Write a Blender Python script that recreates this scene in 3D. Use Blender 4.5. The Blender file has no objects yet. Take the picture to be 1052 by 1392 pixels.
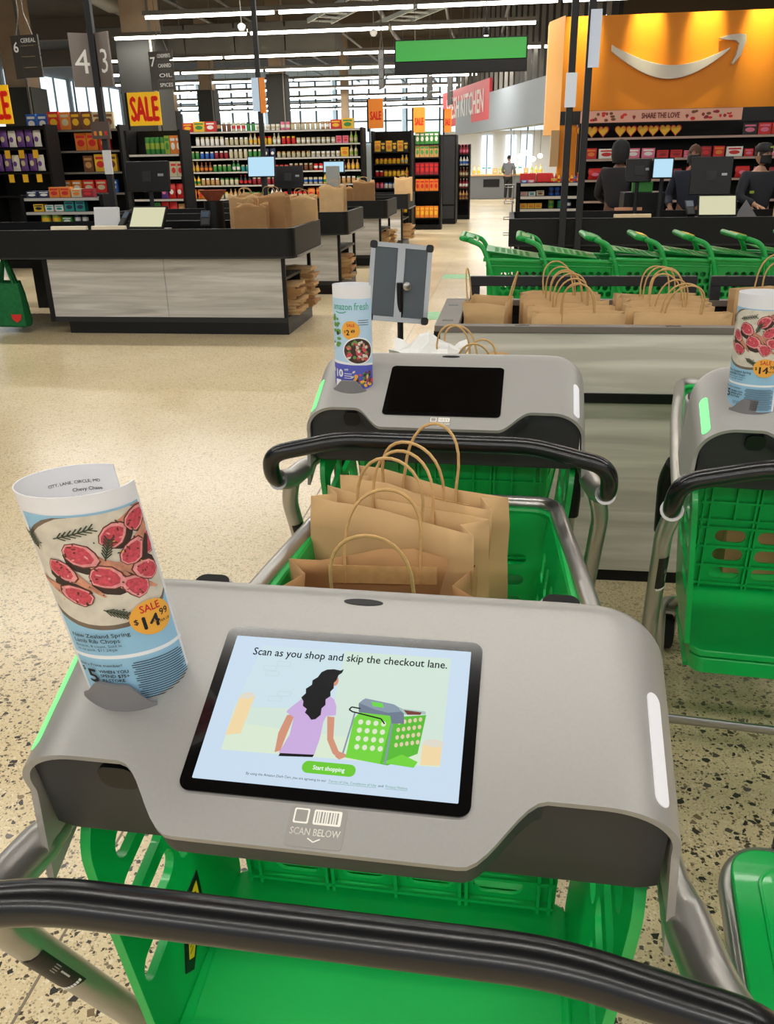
import bpy, bmesh, math, random
from mathutils import Vector, Matrix

# ------------------------------------------------------------ camera, world, lights, exposure
SC = bpy.context.scene
COL = SC.collection
random.seed(7)
pi = math.pi
rad = math.radians

EYE = 1.54
cam_d = bpy.data.cameras.new('camera')
cam = bpy.data.objects.new('camera', cam_d)
COL.objects.link(cam)
cam_d.sensor_fit = 'HORIZONTAL'
cam_d.sensor_width = 36.0
cam_d.lens = 36.0 * 1150.0 / 1052.0
cam_d.clip_start = 0.02
cam_d.clip_end = 300
cam.matrix_world = (Matrix.Translation((0, 0, EYE)) @ Matrix.Rotation(rad(8), 4, 'Z')
                    @ Matrix.Rotation(rad(90 - 22.4), 4, 'X') @ Matrix.Rotation(rad(-1.02), 4, 'Z'))
SC.camera = cam

world = bpy.data.worlds.new('daylight')
SC.world = world
world.use_nodes = True
world.node_tree.nodes['Background'].inputs[0].default_value = (0.93, 0.96, 1.0, 1)
world.node_tree.nodes['Background'].inputs[1].default_value = 0.42

SC.view_settings.view_transform = 'Standard'
SC.view_settings.look = 'None'
SC.view_settings.exposure = 0.13
SC.view_settings.gamma = 1.0
SC.view_settings.use_curve_mapping = False


def area_light(name, x, y, z, sx, sy, power, color=(1, 0.965, 0.9)):
    d = bpy.data.lights.new(name, 'AREA')
    d.shape = 'RECTANGLE'
    d.size = sx
    d.size_y = sy
    d.energy = power
    d.color = color
    o = bpy.data.objects.new(name, d)
    o.location = (x, y, z)
    COL.objects.link(o)
    return o


# light given off downwards by the rows of ceiling tubes (modelled below); the rearmost row is added fill without tubes
for ly, lp in ((-6.4, 190), (-2.4, 150), (1.6, 108), (5.6, 112), (9.6, 118)):  # rows behind the camera boosted to brighten faces turned towards it
    for lx in (-5.0, 0.0, 5.0):
        area_light('tube_row_and_fill_light', lx, ly, 4.35, 4.6, 0.2, lp)
for ly in (15.0, 21.0, 27.0, 35.0):
    for lx in (-6.0, 1.0):
        area_light('tube_row_and_fill_light', lx, ly, 4.35, 6.5, 0.25, 260)

# ------------------------------------------------------------ helpers


def srgb(r, g, b):
    def f(c):
        c /= 255.0
        return c / 12.92 if c <= 0.04045 else ((c + 0.055) / 1.055) ** 2.4
    return (f(r), f(g), f(b), 1)


MATS = {}


def mat(name, rgb, rough=0.5, metal=0.0, emit=0.0, var=0.0, scale=20.0, bump=0.0, coat=0.0, alpha=1.0, spec=0.5, stretch=None, trans=0.0):
    if name in MATS:
        return MATS[name]
    m = bpy.data.materials.new(name)
    m.use_nodes = True
    nt = m.node_tree
    b = nt.nodes['Principled BSDF']
    c = srgb(*rgb)
    b.inputs['Base Color'].default_value = c
    b.inputs['Roughness'].default_value = rough
    b.inputs['Metallic'].default_value = metal
    b.inputs['Specular IOR Level'].default_value = spec
    b.inputs['Coat Weight'].default_value = coat
    if alpha < 1:
        b.inputs['Alpha'].default_value = alpha
    if trans:
        b.inputs['Transmission Weight'].default_value = trans
    if emit:
        b.inputs['Emission Color'].default_value = c
        b.inputs['Emission Strength'].default_value = emit
    if var or bump:
        tc = nt.nodes.new('ShaderNodeTexCoord')
        mp = nt.nodes.new('ShaderNodeMapping')
        nz = nt.nodes.new('ShaderNodeTexNoise')
        nz.inputs['Scale'].default_value = scale
        nz.inputs['Detail'].default_value = 4
        if stretch:
            mp.inputs['Scale'].default_value = stretch
        nt.links.new(tc.outputs['Object'], mp.inputs[0])
        nt.links.new(mp.outputs[0], nz.inputs['Vector'])
        if var:
            rp = nt.nodes.new('ShaderNodeValToRGB')
            rp.color_ramp.elements[0].position = 0.3
            rp.color_ramp.elements[1].position = 0.7
            rp.color_ramp.elements[0].color = (c[0] * (1 - var), c[1] * (1 - var), c[2] * (1 - var), 1)
            rp.color_ramp.elements[1].color = (min(1, c[0] * (1 + var)), min(1, c[1] * (1 + var)), min(1, c[2] * (1 + var)), 1)
            nt.links.new(nz.outputs['Fac'], rp.inputs[0])
            nt.links.new(rp.outputs[0], b.inputs['Base Color'])
        if bump:
            bp = nt.nodes.new('ShaderNodeBump')
            bp.inputs['Strength'].default_value = bump
            bp.inputs['Distance'].default_value = 0.01
            nt.links.new(nz.outputs['Fac'], bp.inputs['Height'])
            nt.links.new(bp.outputs[0], b.inputs['Normal'])
    MATS[name] = m
    return m


def fillet(pts, r, seg=6):
    """round the inner corners of a polyline"""
    pts = [Vector(p) for p in pts]
    out = [pts[0]]
    for i in range(1, len(pts) - 1):
        p, a, b = pts[i], pts[i - 1], pts[i + 1]
        da, db = (a - p), (b - p)
        la, lb = da.length, db.length
        rr = min(r, la * 0.48, lb * 0.48)
        s, e = p + da.normalized() * rr, p + db.normalized() * rr
        for k in range(seg + 1):
            t = k / seg
            out.append(s * (1 - t) ** 2 + p * 2 * t * (1 - t) + e * t ** 2)
    out.append(pts[-1])
    return out


def arc_loop(p0, p1, up, n=12):
    """an inverted U from p0 to p1 rising along vector up"""
    p0, p1, up = Vector(p0), Vector(p1), Vector(up)
    res = []
    for k in range(n + 1):
        t = k / n
        a = pi * (1 - t)
        m = (p0 + p1) / 2
        h = (p1 - p0) / 2
        s = max(0.0, math.sin(a)) ** 0.62
        res.append(m + h * math.cos(a) + up * s)
    return res


class MB:
    def __init__(self):
        self.v = []
        self.f = []
        self.mi = []

    def add(self, vs, fs, mi=0):
        o = len(self.v)
        self.v += [tuple(p) for p in vs]
        self.f += [tuple(i + o for i in f) for f in fs]
        self.mi += [mi] * len(fs)
        return self

    def box(self, x0, x1, y0, y1, z0, z1, M=None, mi=0):
        vs = [Vector((x, y, z)) for z in (z0, z1) for y in (y0, y1) for x in (x0, x1)]
        if M is not None:
            vs = [M @ p for p in vs]
        return self.add(vs, [(0, 2, 3, 1), (4, 5, 7, 6), (0, 1, 5, 4), (2, 6, 7, 3), (0, 4, 6, 2), (1, 3, 7, 5)], mi)

    def tube(self, pts, r, n=10, closed=False, caps=True, mi=0):
        pts = [Vector(p) for p in pts]
        N = len(pts)
        rs = r if isinstance(r, (list, tuple)) else [r] * N
        T = []
        for i in range(N):
            if closed:
                t = pts[(i + 1) % N] - pts[i - 1]
            else:
                t = pts[min(i + 1, N - 1)] - pts[max(i - 1, 0)]
            T.append(t.normalized())
        u = T[0].orthogonal().normalized()
        vs = []
        for i in range(N):
            u = (u - T[i] * u.dot(T[i])).normalized()
            w = T[i].cross(u)
            for k in range(n):
                a = 2 * pi * k / n
                vs.append(pts[i] + (u * math.cos(a) + w * math.sin(a)) * rs[i])
        fs = []
        for i in range(N if closed else N - 1):
            j = (i + 1) % N
            for k in range(n):
                l = (k + 1) % n
                fs.append((i * n + k, i * n + l, j * n + l, j * n + k))
        if caps and not closed:
            fs.append(tuple(range(n - 1, -1, -1)))
            fs.append(tuple((N - 1) * n + k for k in range(n)))
        return self.add(vs, fs, mi)

    def lathe(self, prof, n=16, c=(0, 0, 0), M=None, mi=0, sx=1.0, sy=1.0):
        vs, fs = [], []
        for r, z in prof:
            for k in range(n):
                a = 2 * pi * k / n
                p = Vector((c[0] + r * math.cos(a) * sx, c[1] + r * math.sin(a) * sy, c[2] + z))
                vs.append(M @ p if M is not None else p)
        for i in range(len(prof) - 1):
            for k in range(n):
                l = (k + 1) % n
                fs.append((i * n + k, i * n + l, (i + 1) * n + l, (i + 1) * n + k))
        fs.append(tuple(range(n - 1, -1, -1)))
        fs.append(tuple((len(prof) - 1) * n + k for k in range(n)))
        return self.add(vs, fs, mi)

    def prism(self, poly, fn, a, b, mi=0):
        """poly of (u,v) swept between w=a and w=b, fn(u,v,w)->xyz"""
        n = len(poly)
        vs = [fn(u, v, a) for u, v in poly] + [fn(u, v, b) for u, v in poly]
        fs = [tuple(range(n - 1, -1, -1)), tuple(range(n, 2 * n))]
        for k in range(n):
            l = (k + 1) % n
            fs.append((k, l, n + l, n + k))
        return self.add(vs, fs, mi)

    def build(self, name, m, parent=None, smooth=False, bevel=0.0, seg=2, angle=40):
        me = bpy.data.meshes.new(name)
        me.from_pydata(self.v, [], self.f)
        mats = m if isinstance(m, (list, tuple)) else [m]
        for q in mats:
            me.materials.append(q)
        if len(mats) > 1:
            me.polygons.foreach_set('material_index', self.mi)
        bm = bmesh.new()
        bm.from_mesh(me)
        bmesh.ops.recalc_face_normals(bm, faces=bm.faces)
        if bevel:
            es = [e for e in bm.edges if len(e.link_faces) == 2 and e.calc_face_angle(0) > rad(angle)]
            res = bmesh.ops.bevel(bm, geom=es, offset=bevel, segments=seg, affect='EDGES', profile=0.6, clamp_overlap=True)
            if not smooth:
                for f in res['faces']:
                    f.smooth = True
        if smooth:
            for f in bm.faces:
                f.smooth = True
            for e in bm.edges:
                e.smooth = len(e.link_faces) != 2 or e.calc_face_angle(0) < rad(38)
        bm.to_mesh(me)
        bm.free()
        return link(name, me, parent)


def link(name, data, parent=None):
    o = bpy.data.objects.new(name, data)
    COL.objects.link(o)
    if parent is not None:
        o.parent = parent
    return o


def tag(o, label=None, cat=None, group=None, kind=None):
    if label:
        o['label'] = label
    if cat:
        o['category'] = cat
    if group:
        o['group'] = group
    if kind:
        o['kind'] = kind
    return o


def thing(name, label, cat, loc=(0, 0, 0), rz=0.0, group=None):
    o = link(name, None)
    o.location = loc
    o.rotation_euler = (0, 0, rz)
    return tag(o, label, cat, group)


def copy_tree(o, parent=None):
    c = o.copy()
    COL.objects.link(c)
    c.parent = parent
    for ch in list(o.children):
        copy_tree(ch, c)
    return c


def rrect(w, h, r, cx=0, cy=0, n=5):
    pts = []
    for sx, sy, a0 in ((1, 1, 0), (-1, 1, 90), (-1, -1, 180), (1, -1, 270)):
        for k in range(n + 1):
            a = rad(a0 + 90 * k / n)
            pts.append((cx + sx * (w / 2 - r) + r * math.cos(a), cy + sy * (h / 2 - r) + r * math.sin(a)))
    return pts


def ell(cx, cy, a, b, n=20, rot=0.0):
    c, s = math.cos(rot), math.sin(rot)
    return [(cx + a * math.cos(2 * pi * k / n) * c - b * math.sin(2 * pi * k / n) * s,
             cy + a * math.cos(2 * pi * k / n) * s + b * math.sin(2 * pi * k / n) * c) for k in range(n)]


def slot(cx, cy, w, h, n=4):
    r = min(w, h) / 2 * 0.999
    return rrect(w, h, r, cx, cy, n)


def plate(outer, holes, t, fn, mb=None, mi=0):
    """flat plate with holes, thickness t, fn(u,v,w)->xyz"""
    mb = mb or MB()
    bm = bmesh.new()
    edges = []
    for loop in [outer] + list(holes):
        vs = [bm.verts.new((u, v, 0)) for u, v in loop]
        for i in range(len(vs)):
            edges.append(bm.edges.new((vs[i], vs[(i + 1) % len(vs)])))
    bmesh.ops.triangle_fill(bm, edges=edges, use_beauty=True, use_dissolve=False)
    bm.verts.index_update()
    pts = [(v.co.x, v.co.y) for v in bm.verts]
    n = len(pts)
    fs = [tuple(v.index for v in f.verts) for f in bm.faces]
    bd = [tuple(v.index for v in e.verts) for e in bm.edges if len(e.link_faces) == 1]
    bm.free()
    V = [fn(u, v, 0) for u, v in pts] + [fn(u, v, t) for u, v in pts]
    F = [f for f in fs] + [tuple(i + n for i in reversed(f)) for f in fs] + [(a, b, b + n, a + n) for a, b in bd]
    mb.add(V, F, mi)
    return mb


FONT_CACHE = {}


def text_geo(s, bold=0.0):
    key = (s, bold)
    if key in FONT_CACHE:
        return FONT_CACHE[key]
    cu = bpy.data.curves.new('lettering', 'FONT')
    cu.body = s
    cu.size = 1.0
    cu.offset = bold
    cu.resolution_u = 2
    o = bpy.data.objects.new('lettering', cu)
    COL.objects.link(o)
    dg = bpy.context.evaluated_depsgraph_get()
    me = bpy.data.meshes.new_from_object(o.evaluated_get(dg))
    vs = [(v.co.x, v.co.y) for v in me.vertices]
    fs = [tuple(p.vertices) for p in me.polygons]
    bpy.data.objects.remove(o)
    bpy.data.curves.remove(cu)
    bpy.data.meshes.remove(me)
    w = max([p[0] for p in vs] or [0])
    FONT_CACHE[key] = (vs, fs, w)
    return FONT_CACHE[key]


class Decal:
    """flat print laid on a surface: fn(u,v,w)->xyz"""

    def __init__(self, fn, maxedge=None):
        self.fn = fn
        self.L = maxedge
        self.mb = MB()
        self.mats = []

    def slot(self, m):
        if m not in self.mats:
            self.mats.append(m)
        return self.mats.index(m)

    def poly(self, pts, m, w=0.0002):
        bm = bmesh.new()
        f = bm.faces.new([bm.verts.new((u, v, 0)) for u, v in pts])
        bmesh.ops.triangulate(bm, faces=bm.faces[:])
        if self.L:
            for _ in range(7):
                es = [e for e in bm.edges if e.calc_length() > self.L]
                if not es:
                    break
                bmesh.ops.subdivide_edges(bm, edges=es, cuts=1)
                bmesh.ops.triangulate(bm, faces=bm.faces[:])
        bm.verts.index_update()
        self.mb.add([self.fn(v.co.x, v.co.y, w) for v in bm.verts], [tuple(v.index for v in f.verts) for f in bm.faces], self.slot(m))
        bm.free()
        return self

    def text(self, s, u, v, size, m, align='L', bold=0.0, w=0.0005, width=None, rot=0.0, sx=1.0):
        vs, fs, tw = text_geo(s)
        if width:
            sx = width / (tw * size) if tw else 1
        off = {'L': 0, 'C': -tw / 2, 'R': -tw}[align]
        c, sn = math.cos(rot), math.sin(rot)
        e = bold * size * 0.8
        for dx, dy in (((-e, 0), (e, 0), (0, e), (0, -e)) if bold else ((0, 0),)):
            P = []
            for x, y in vs:
                X, Y = (x + off) * size * sx + dx, y * size + dy
                P.append(self.fn(u + X * c - Y * sn, v + X * sn + Y * c, w))
            self.mb.add(P, fs, self.slot(m))
        return self

    def line(self, pts, wd, m, w=0.0003):
        for a, b in zip(pts[:-1], pts[1:]):
            d = Vector((b[0] - a[0], b[1] - a[1]))
            n = Vector((-d.y, d.x)).normalized() * wd / 2
            self.poly([(a[0] + n.x, a[1] + n.y), (a[0] - n.x, a[1] - n.y), (b[0] - n.x, b[1] - n.y), (b[0] + n.x, b[1] + n.y)], m, w)
        return self

    def build(self, name, parent=None):
        me = bpy.data.meshes.new(name)
        me.from_pydata(self.mb.v, [], self.mb.f)
        for q in self.mats:
            me.materials.append(q)
        me.polygons.foreach_set('material_index', self.mb.mi)
        return link(name, me, parent)


def XYZ(u, v, w):
    return (u, v, w)


# ------------------------------------------------------------ shared materials
M_GREEN = mat('cart_green_plastic', (4, 172, 76), 0.32, var=0.06, scale=5, coat=0.15)
M_GREEN2 = mat('old_cart_green', (8, 150, 62), 0.35, var=0.08, scale=5)
M_SHELL = mat('console_grey', (164, 162, 158), 0.40, metal=0.25, var=0.02, scale=300)
M_BODY = mat('console_dark_grey', (42, 44, 49), 0.5, var=0.03, scale=200)
M_BLACK = mat('black_plastic', (12, 12, 14), 0.4, spec=0.35)
M_HANDLE = mat('handle_black', (14, 15, 18), 0.26, coat=0.1)
M_METAL = mat('brushed_tube', (178, 176, 172), 0.3, metal=0.85, var=0.04, scale=8)
M_GLASS = mat('screen_glass', (5, 5, 7), 0.12, coat=0.5)
M_WHITE = mat('white_print', (240, 240, 240), 0.6)
M_KRAFT = mat('kraft_paper', (194, 158, 110), 0.75, var=0.08, scale=9, bump=0.15)
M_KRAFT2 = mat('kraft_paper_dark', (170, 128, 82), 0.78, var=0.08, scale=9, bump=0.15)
M_CORD = mat('twisted_paper_cord', (205, 165, 108), 0.8, var=0.1, scale=60)
M_MATTE = mat('matte_black', (14, 14, 16), 0.6, var=0.05, scale=10, spec=0.3)
M_DKGREY = mat('dark_grey_metal', (38, 39, 42), 0.5, spec=0.35)
M_RUBBER = mat('rubber_dark', (24, 24, 25), 0.7)
# ------------------------------------------------------------ the smart shopping cart
TILT = rad(23.2)
CT, ST = math.cos(TILT), math.sin(TILT)
ZG = 1.06


def con(u, v, w):
    """console plane (u across, v up the slope, w out of it) -> cart coordinates"""
    return (u, v * CT - w * ST, ZG + v * ST + w * CT)


R_SH = 0.075
FLAT = 0.242
DROP = 0.135


def shell_profile(s):
    """arclength across the console -> (u, w, nu, nw)"""
    a = abs(s)
    sg = 1 if s >= 0 else -1
    if a <= FLAT:
        return s, 0.0, 0.0, 1.0
    th = (a - FLAT) / R_SH
    if th <= pi / 2 * 0.96:
        return sg * (FLAT + R_SH * math.sin(th)), -R_SH * (1 - math.cos(th)), sg * math.sin(th), math.cos(th)
    t0 = pi / 2 * 0.96
    d = a - FLAT - R_SH * t0
    return (sg * (FLAT + R_SH * math.sin(t0) + d * math.cos(t0)), -R_SH * (1 - math.cos(t0)) - d * math.sin(t0), sg * math.sin(t0), math.cos(t0))


S_END = FLAT + R_SH * pi / 2 * 0.96 + DROP


def sstep(t):
    t = max(0.0, min(1.0, t))
    return t * t * (3 - 2 * t)


def front_v(s):
    a = abs(s)
    v = -0.132 + 0.064 * sstep((a - 0.126) / 0.07)
    if a > S_END - DROP * 0.9:
        v -= 0.045 * ((a - (S_END - DROP * 0.9)) / (DROP * 0.9))
    return v


def back_v(s):
    a = abs(s)
    return 0.138 - 0.05 * max(0.0, (a - 0.2) / (S_END - 0.2)) ** 2


def make_shell():
    ss = []
    n = 120
    for i in range(n + 1):
        ss.append(-S_END + 2 * S_END * i / n)
    rows = 14
    mb = MB()
    th = 0.0075
    V = []
    for s in ss:
        u, w, nu, nw = shell_profile(s)
        v0, v1 = front_v(s), back_v(s)
        for j in range(rows + 1):
            v = v0 + (v1 - v0) * j / rows
            V.append(con(u, v, w))
        # back edge rolls over and down
        for k in range(1, 7):
            a = rad(90) * k / 6
            V.append(con(u - nu * 0.025 * (1 - math.cos(a)), v1 + 0.025 * math.sin(a), w - 0.025 * (1 - math.cos(a)) * nw))
        V.append(con(u - nu * 0.06, v1 + 0.03, w - 0.09 * nw))
    m = rows + 1 + 7
    N = len(V)
    I = []
    for i, s in enumerate(ss):
        u, w, nu, nw = shell_profile(s)
        for j in range(m):
            p = Vector(V[i * m + j])
            nrm = Vector((nu, -ST * nw, CT * nw))
            if j > rows:
                t = min(1, (j - rows) / 6)
                nrm = (nrm * (1 - t) + Vector((0, CT, ST)) * t).normalized()
            I.append(p - nrm * th)
    F = []
    nc = len(ss)
    for i in range(nc - 1):
        for j in range(m - 1):
            a, b, c, d = i * m + j, (i + 1) * m + j, (i + 1) * m + j + 1, i * m + j + 1
            F.append((a, b, c, d))
            F.append((N + a, N + d, N + c, N + b))
        F.append((i * m, N + i * m, N + (i + 1) * m, (i + 1) * m))
        F.append((i * m + m - 1, (i + 1) * m + m - 1, N + (i + 1) * m + m - 1, N + i * m + m - 1))
    for i in (0, nc - 1):
        for j in range(m - 1):
            a, b = i * m + j, i * m + j + 1
            F.append((a, b, N + b, N + a))
    mb.add(V + I, F)
    return mb


def make_body():
    """dark lower housing following the underside of the shell"""
    mb = MB()
    xs = [-0.306 + 0.612 * i / 60 for i in range(61)]
    V = []
    for x in xs:
        a = abs(x)
        w = -0.0095
        if a > FLAT:
            w = -R_SH + math.sqrt(max(0, R_SH ** 2 - (a - FLAT) ** 2)) - 0.0095
            if a > FLAT + 0.055:
                w -= 0.01 * (a - FLAT - 0.055) / 0.01
        vf = -0.057
        f = con(x, vf, w)
        b = con(x, 0.135, w)
        edge = max(0.0, (a - 0.29) / 0.016)
        zb = 0.885 + 0.006 * edge
        V += [f, (x, f[1] + 0.004, f[2] - 0.012), (x, -0.012, zb + 0.012), (x, 0.0, zb), (x, 0.17, zb), (x, 0.185, zb + 0.02), b]
    m = 7
    F = []
    for i in range(60):
        for j in range(m):
            k = (j + 1) % m
            F.append((i * m + j, i * m + k, (i + 1) * m + k, (i + 1) * m + j))
    F.append(tuple(range(m)))
    F.append(tuple(60 * m + k for k in reversed(range(m))))
    mb.add(V, F)
    return mb


def tongue_outline(ins, vb=-0.03):
    pts = []
    for i in range(61):
        s = -0.192 + 0.384 * i / 60
        pts.append((s * (1 - ins * 1.5), front_v(s) + ins))
    pts += [(0.17, vb), (-0.17, vb)]
    return pts


def on_shell(s, v, lift=0.001):
    u, w, nu, nw = shell_profile(s)
    return con(u + nu * lift, v, w + nw * lift)


def shell_strip(mb, s0, s1, v0, v1, lift, skew=0.0, n=8, m=10):
    """rounded strip lying on the shell"""
    ring = rrect(abs(s1 - s0), abs(v1 - v0), min(abs(s1 - s0), abs(v1 - v0)) * 0.45, (s0 + s1) / 2, (v0 + v1) / 2, 5)
    mb.prism([(a + skew * (b - v0), b) for a, b in ring], lambda a, b, w: on_shell(a, b, w), -0.001, lift)
    return mb


M_STRIPG = mat('light_strip_green', (126, 240, 150), 0.4, emit=0.45)
M_STRIPW = mat('light_strip_white', (236, 236, 242), 0.35, emit=0.12)
M_CLIP = mat('clip_grey', (128, 127, 130), 0.45, metal=0.2)
M_LABELCL = mat('clear_sticker', (156, 153, 148), 0.3)
M_LABELPR = mat('sticker_print', (250, 246, 236), 0.5)
M_YEL = mat('warning_yellow', (232, 200, 30), 0.5)
M_DISPBK = mat('display_off', (3, 3, 4), 0.1, coat=0.4)

GW, GH = 0.262, 0.181


def screen_mat(name, c, s=0.86):
    m = mat(name, c, 0.35, emit=max(s, 0.001), spec=0.08)
    m.node_tree.nodes['Principled BSDF'].inputs['Base Color'].default_value = (0.01, 0.01, 0.012, 1)
    return m


def display_art(parent):
    """the lit picture on the first cart's screen; everything here is a screen image, so it emits"""
    def E(n, c, s=0.86):
        return screen_mat('screen_' + n, c, s)
    blank = screen_mat('screen_base', (206, 226, 244), 0.86)
    mb = MB()
    mb.prism(rrect(0.2400, 0.1575, 0.001), con, 0.0021, 0.0024)
    dsp = mb.build('display', blank, parent)
    base = 0.00245
    step = [0]

    def nw():
        step[0] += 1
        return base + step[0] * 0.00003
    D = Decal(con)
    dark = E('ink', (18, 20, 26), 0.05)
    D.poly([(-0.101, -0.049), (0.101, -0.047), (0.101, 0.069), (-0.005, 0.069), (-0.101, -0.0)], E('pale_green', (214, 234, 220)), nw())
    D.poly([(-0.101, -0.049), (0.101, -0.047), (0.101, -0.03), (-0.101, -0.02)], E('floor', (222, 238, 214)), nw())
    D.poly([(-0.101, -0.004), (-0.005, 0.003), (-0.005, 0.069), (-0.09, 0.069)], E('pale_blue', (208, 230, 238)), nw())
    for bx, by in ((-0.083, 0.04), (-0.07, 0.046), (-0.079, 0.034), (-0.045, 0.055), (-0.062, 0.012), (-0.07, 0.006)):
        D.line([(bx, by), (bx + 0.013, by), (bx + 0.013, by + 0.005), (bx, by + 0.005), (bx, by)], 0.0004, E('brick_line', (190, 214, 222)), nw())
    w = nw()
    D.poly([(-0.101, -0.034), (-0.087, -0.031), (-0.0835, 0.010), (-0.098, 0.008)], E('peach', (246, 220, 170)), w)
    D.poly(ell(-0.091, 0.0095, 0.0073, 0.0035, 16, 0.2), E('peach2', (228, 222, 206)), nw())
    D.poly([(0.0835, -0.0465), (0.101, -0.0455), (0.101, -0.022), (0.0835, -0.026)], E('peach', (246, 220, 170)), w)
    D.poly(ell(0.093, -0.024, 0.0095, 0.004, 16), E('peach2', (228, 222, 206)), nw())
    # woman seen from behind
    skin = E('skin', (214, 150, 122))
    lil = E('lilac', (206, 176, 226))
    D.poly([(-0.0475, -0.008), (-0.040, -0.006), (-0.043, -0.026), (-0.0455, -0.045), (-0.0505, -0.047), (-0.0515, -0.027)], skin, nw())
    D.poly([(-0.009, -0.006), (-0.002, -0.006), (0.001, -0.028), (0.008, -0.040), (0.013, -0.046), (0.010, -0.0478), (0.003, -0.043), (-0.0045, -0.03)], skin, nw())
    D.poly([(0.007, -0.040), (0.016, -0.043), (0.0155, -0.0455), (0.010, -0.0485), (0.006, -0.046)], skin, nw())
    D.poly([(-0.046, -0.0505), (-0.0145, -0.0485), (-0.0135, -0.046), (-0.045, -0.0465)], dark, nw())
    D.poly([(-0.0465, -0.0475), (-0.0135, -0.0460), (-0.0115, -0.030), (-0.0115, -0.012), (-0.010, -0.006), (-0.001, -0.004), (-0.0025, 0.006), (-0.006, 0.013), (-0.014, 0.018),
            (-0.034, 0.014), (-0.041, 0.006), (-0.0475, -0.002), (-0.049, -0.005), (-0.0405, -0.010), (-0.0385, -0.008), (-0.0405, -0.028)], lil, nw())
    D.poly(ell(-0.0085, 0.033, 0.0032, 0.0055, 14), skin, nw())
    hair = [(-0.024, 0.042), (-0.019, 0.0455), (-0.012, 0.0465), (-0.0055, 0.0455), (-0.0025, 0.0475), (-0.0035, 0.043), (-0.0065, 0.040), (-0.0075, 0.034), (-0.0095, 0.031),
            (-0.0085, 0.025), (-0.0110, 0.021), (-0.0100, 0.016), (-0.0140, 0.012), (-0.0130, 0.006), (-0.0160, 0.002), (-0.0155, -0.005), (-0.0195, -0.0100), (-0.0235, -0.0110),
            (-0.0270, -0.007), (-0.0310, -0.004), (-0.0300, 0.000), (-0.0345, 0.003), (-0.0350, 0.008), (-0.0380, 0.012), (-0.0345, 0.017), (-0.0355, 0.022), (-0.0305, 0.027), (-0.0310, 0.032), (-0.0265, 0.036)]
    D.poly(hair, E('hair', (5, 5, 6), 0.0), nw())
    # pictured cart
    g = E('pic_green', (118, 216, 60))
    g2 = E('pic_green_dark', (90, 190, 50))
    gr = E('pic_grey', (140, 156, 172))
    g3 = E('pic_grey_dark', (112, 126, 144))
    D.poly([(0.0155, -0.046), (0.0545, -0.050), (0.0600, -0.044), (0.0540, 0.005), (0.022, 0.003), (0.0165, -0.006)], g, nw())
    D.poly([(0.0475, -0.049), (0.0545, -0.050), (0.080, -0.036), (0.0835, 0.004), (0.060, 0.000), (0.052, -0.003)], g2, nw())
    D.poly([(0.049, -0.048), (0.078, -0.05), (0.081, -0.044), (0.066, -0.038)], g, nw())
    w = nw()
    for r in range(4):
        for c in range(4):
            D.poly(ell(0.0235 + c * 0.0072 + r * 0.0002, -0.009 - r * 0.0085, 0.0024, 0.0028, 10), E('pic_hole', (226, 236, 206)), w)
        for c in range(5):
            D.poly(ell(0.0595 + c * 0.0048, -0.006 - r * 0.0078 + c * 0.0012, 0.0017, 0.0024, 8), E('pic_hole2', (228, 210, 170)), w)
    D.line([(0.0165, 0.001), (0.0155, -0.012), (0.0125, -0.042)], 0.0016, gr, nw())
    D.line([(0.0530, -0.006), (0.0520, -0.049)], 0.0018, gr, nw())
    D.poly([(0.0185, 0.010), (0.022, 0.015), (0.047, 0.0125), (0.062, 0.008), (0.064, -0.007), (0.0525, -0.008), (0.050, 0.000), (0.020, 0.001)], g3, nw())
    D.poly([(0.0185, 0.011), (0.024, 0.0165), (0.052, 0.0125), (0.0635, 0.006), (0.0475, 0.003), (0.036, 0.005)], gr, nw())
    D.poly([(0.030, 0.0135), (0.041, 0.0125), (0.043, 0.008), (0.0325, 0.0085)], E('pic_screen', (110, 220, 70)), nw())
    D.line([(0.021, 0.005), (0.0125, 0.006), (0.0105, 0.003), (0.014, 0.001), (0.042, -0.004), (0.046, -0.009)], 0.0014, dark, nw())
    D.poly([(0.057, 0.0085), (0.0825, 0.0075), (0.083, 0.0045), (0.0635, 0.0025)], E('pic_rim', (172, 196, 190)), nw())
    D.poly([(0.062, 0.0072), (0.079, 0.0062), (0.078, 0.0035), (0.066, 0.0025)], E('pic_bag', (120, 60, 50)), nw())
    D.text('Scan as you shop and skip the checkout lane.', 0.0, 0.0565, 0.0125, dark, 'C', 0.012, nw(), width=0.196)
    D.poly(rrect(0.049, 0.0118, 0.0055, 0.0025, -0.0585), E('button', (110, 205, 48)), nw())
    D.text('Start shopping', 0.0025, -0.0605, 0.006, E('white', (250, 255, 250)), 'C', 0.02, nw(), width=0.029)
    nt = nw()
    D.text('By using the Amazon Dash Cart, you are agreeing to our', -0.0715, -0.0712, 0.0034, E('grey_ink', (70, 80, 90), 0.15), 'L', 0.0, nt, width=0.074)
    D.text('Terms of Use, Conditions of Use', 0.0045, -0.0712, 0.0034, E('link_ink', (120, 190, 150), 0.6), 'L', 0.0, nt, width=0.043)
    D.text('and', 0.049, -0.0712, 0.0034, E('grey_ink', (70, 80, 90), 0.15), 'L', 0.0, nt)
    D.text('Privacy Notice.', 0.0555, -0.0712, 0.0034, E('link_ink', (120, 190, 150), 0.6), 'L', 0.0, nt, width=0.02)
    D.line([(0.0045, -0.0722), (0.0475, -0.0722)], 0.0003, E('link_ink', (120, 190, 150), 0.6), nt)
    D.line([(0.0555, -0.0722), (0.0755, -0.0722)], 0.0003, E('link_ink', (120, 190, 150), 0.6), nt)
    tag(D.build('screen_picture', dsp), 'welcome picture of a woman pushing a green cart')
    return dsp


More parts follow.
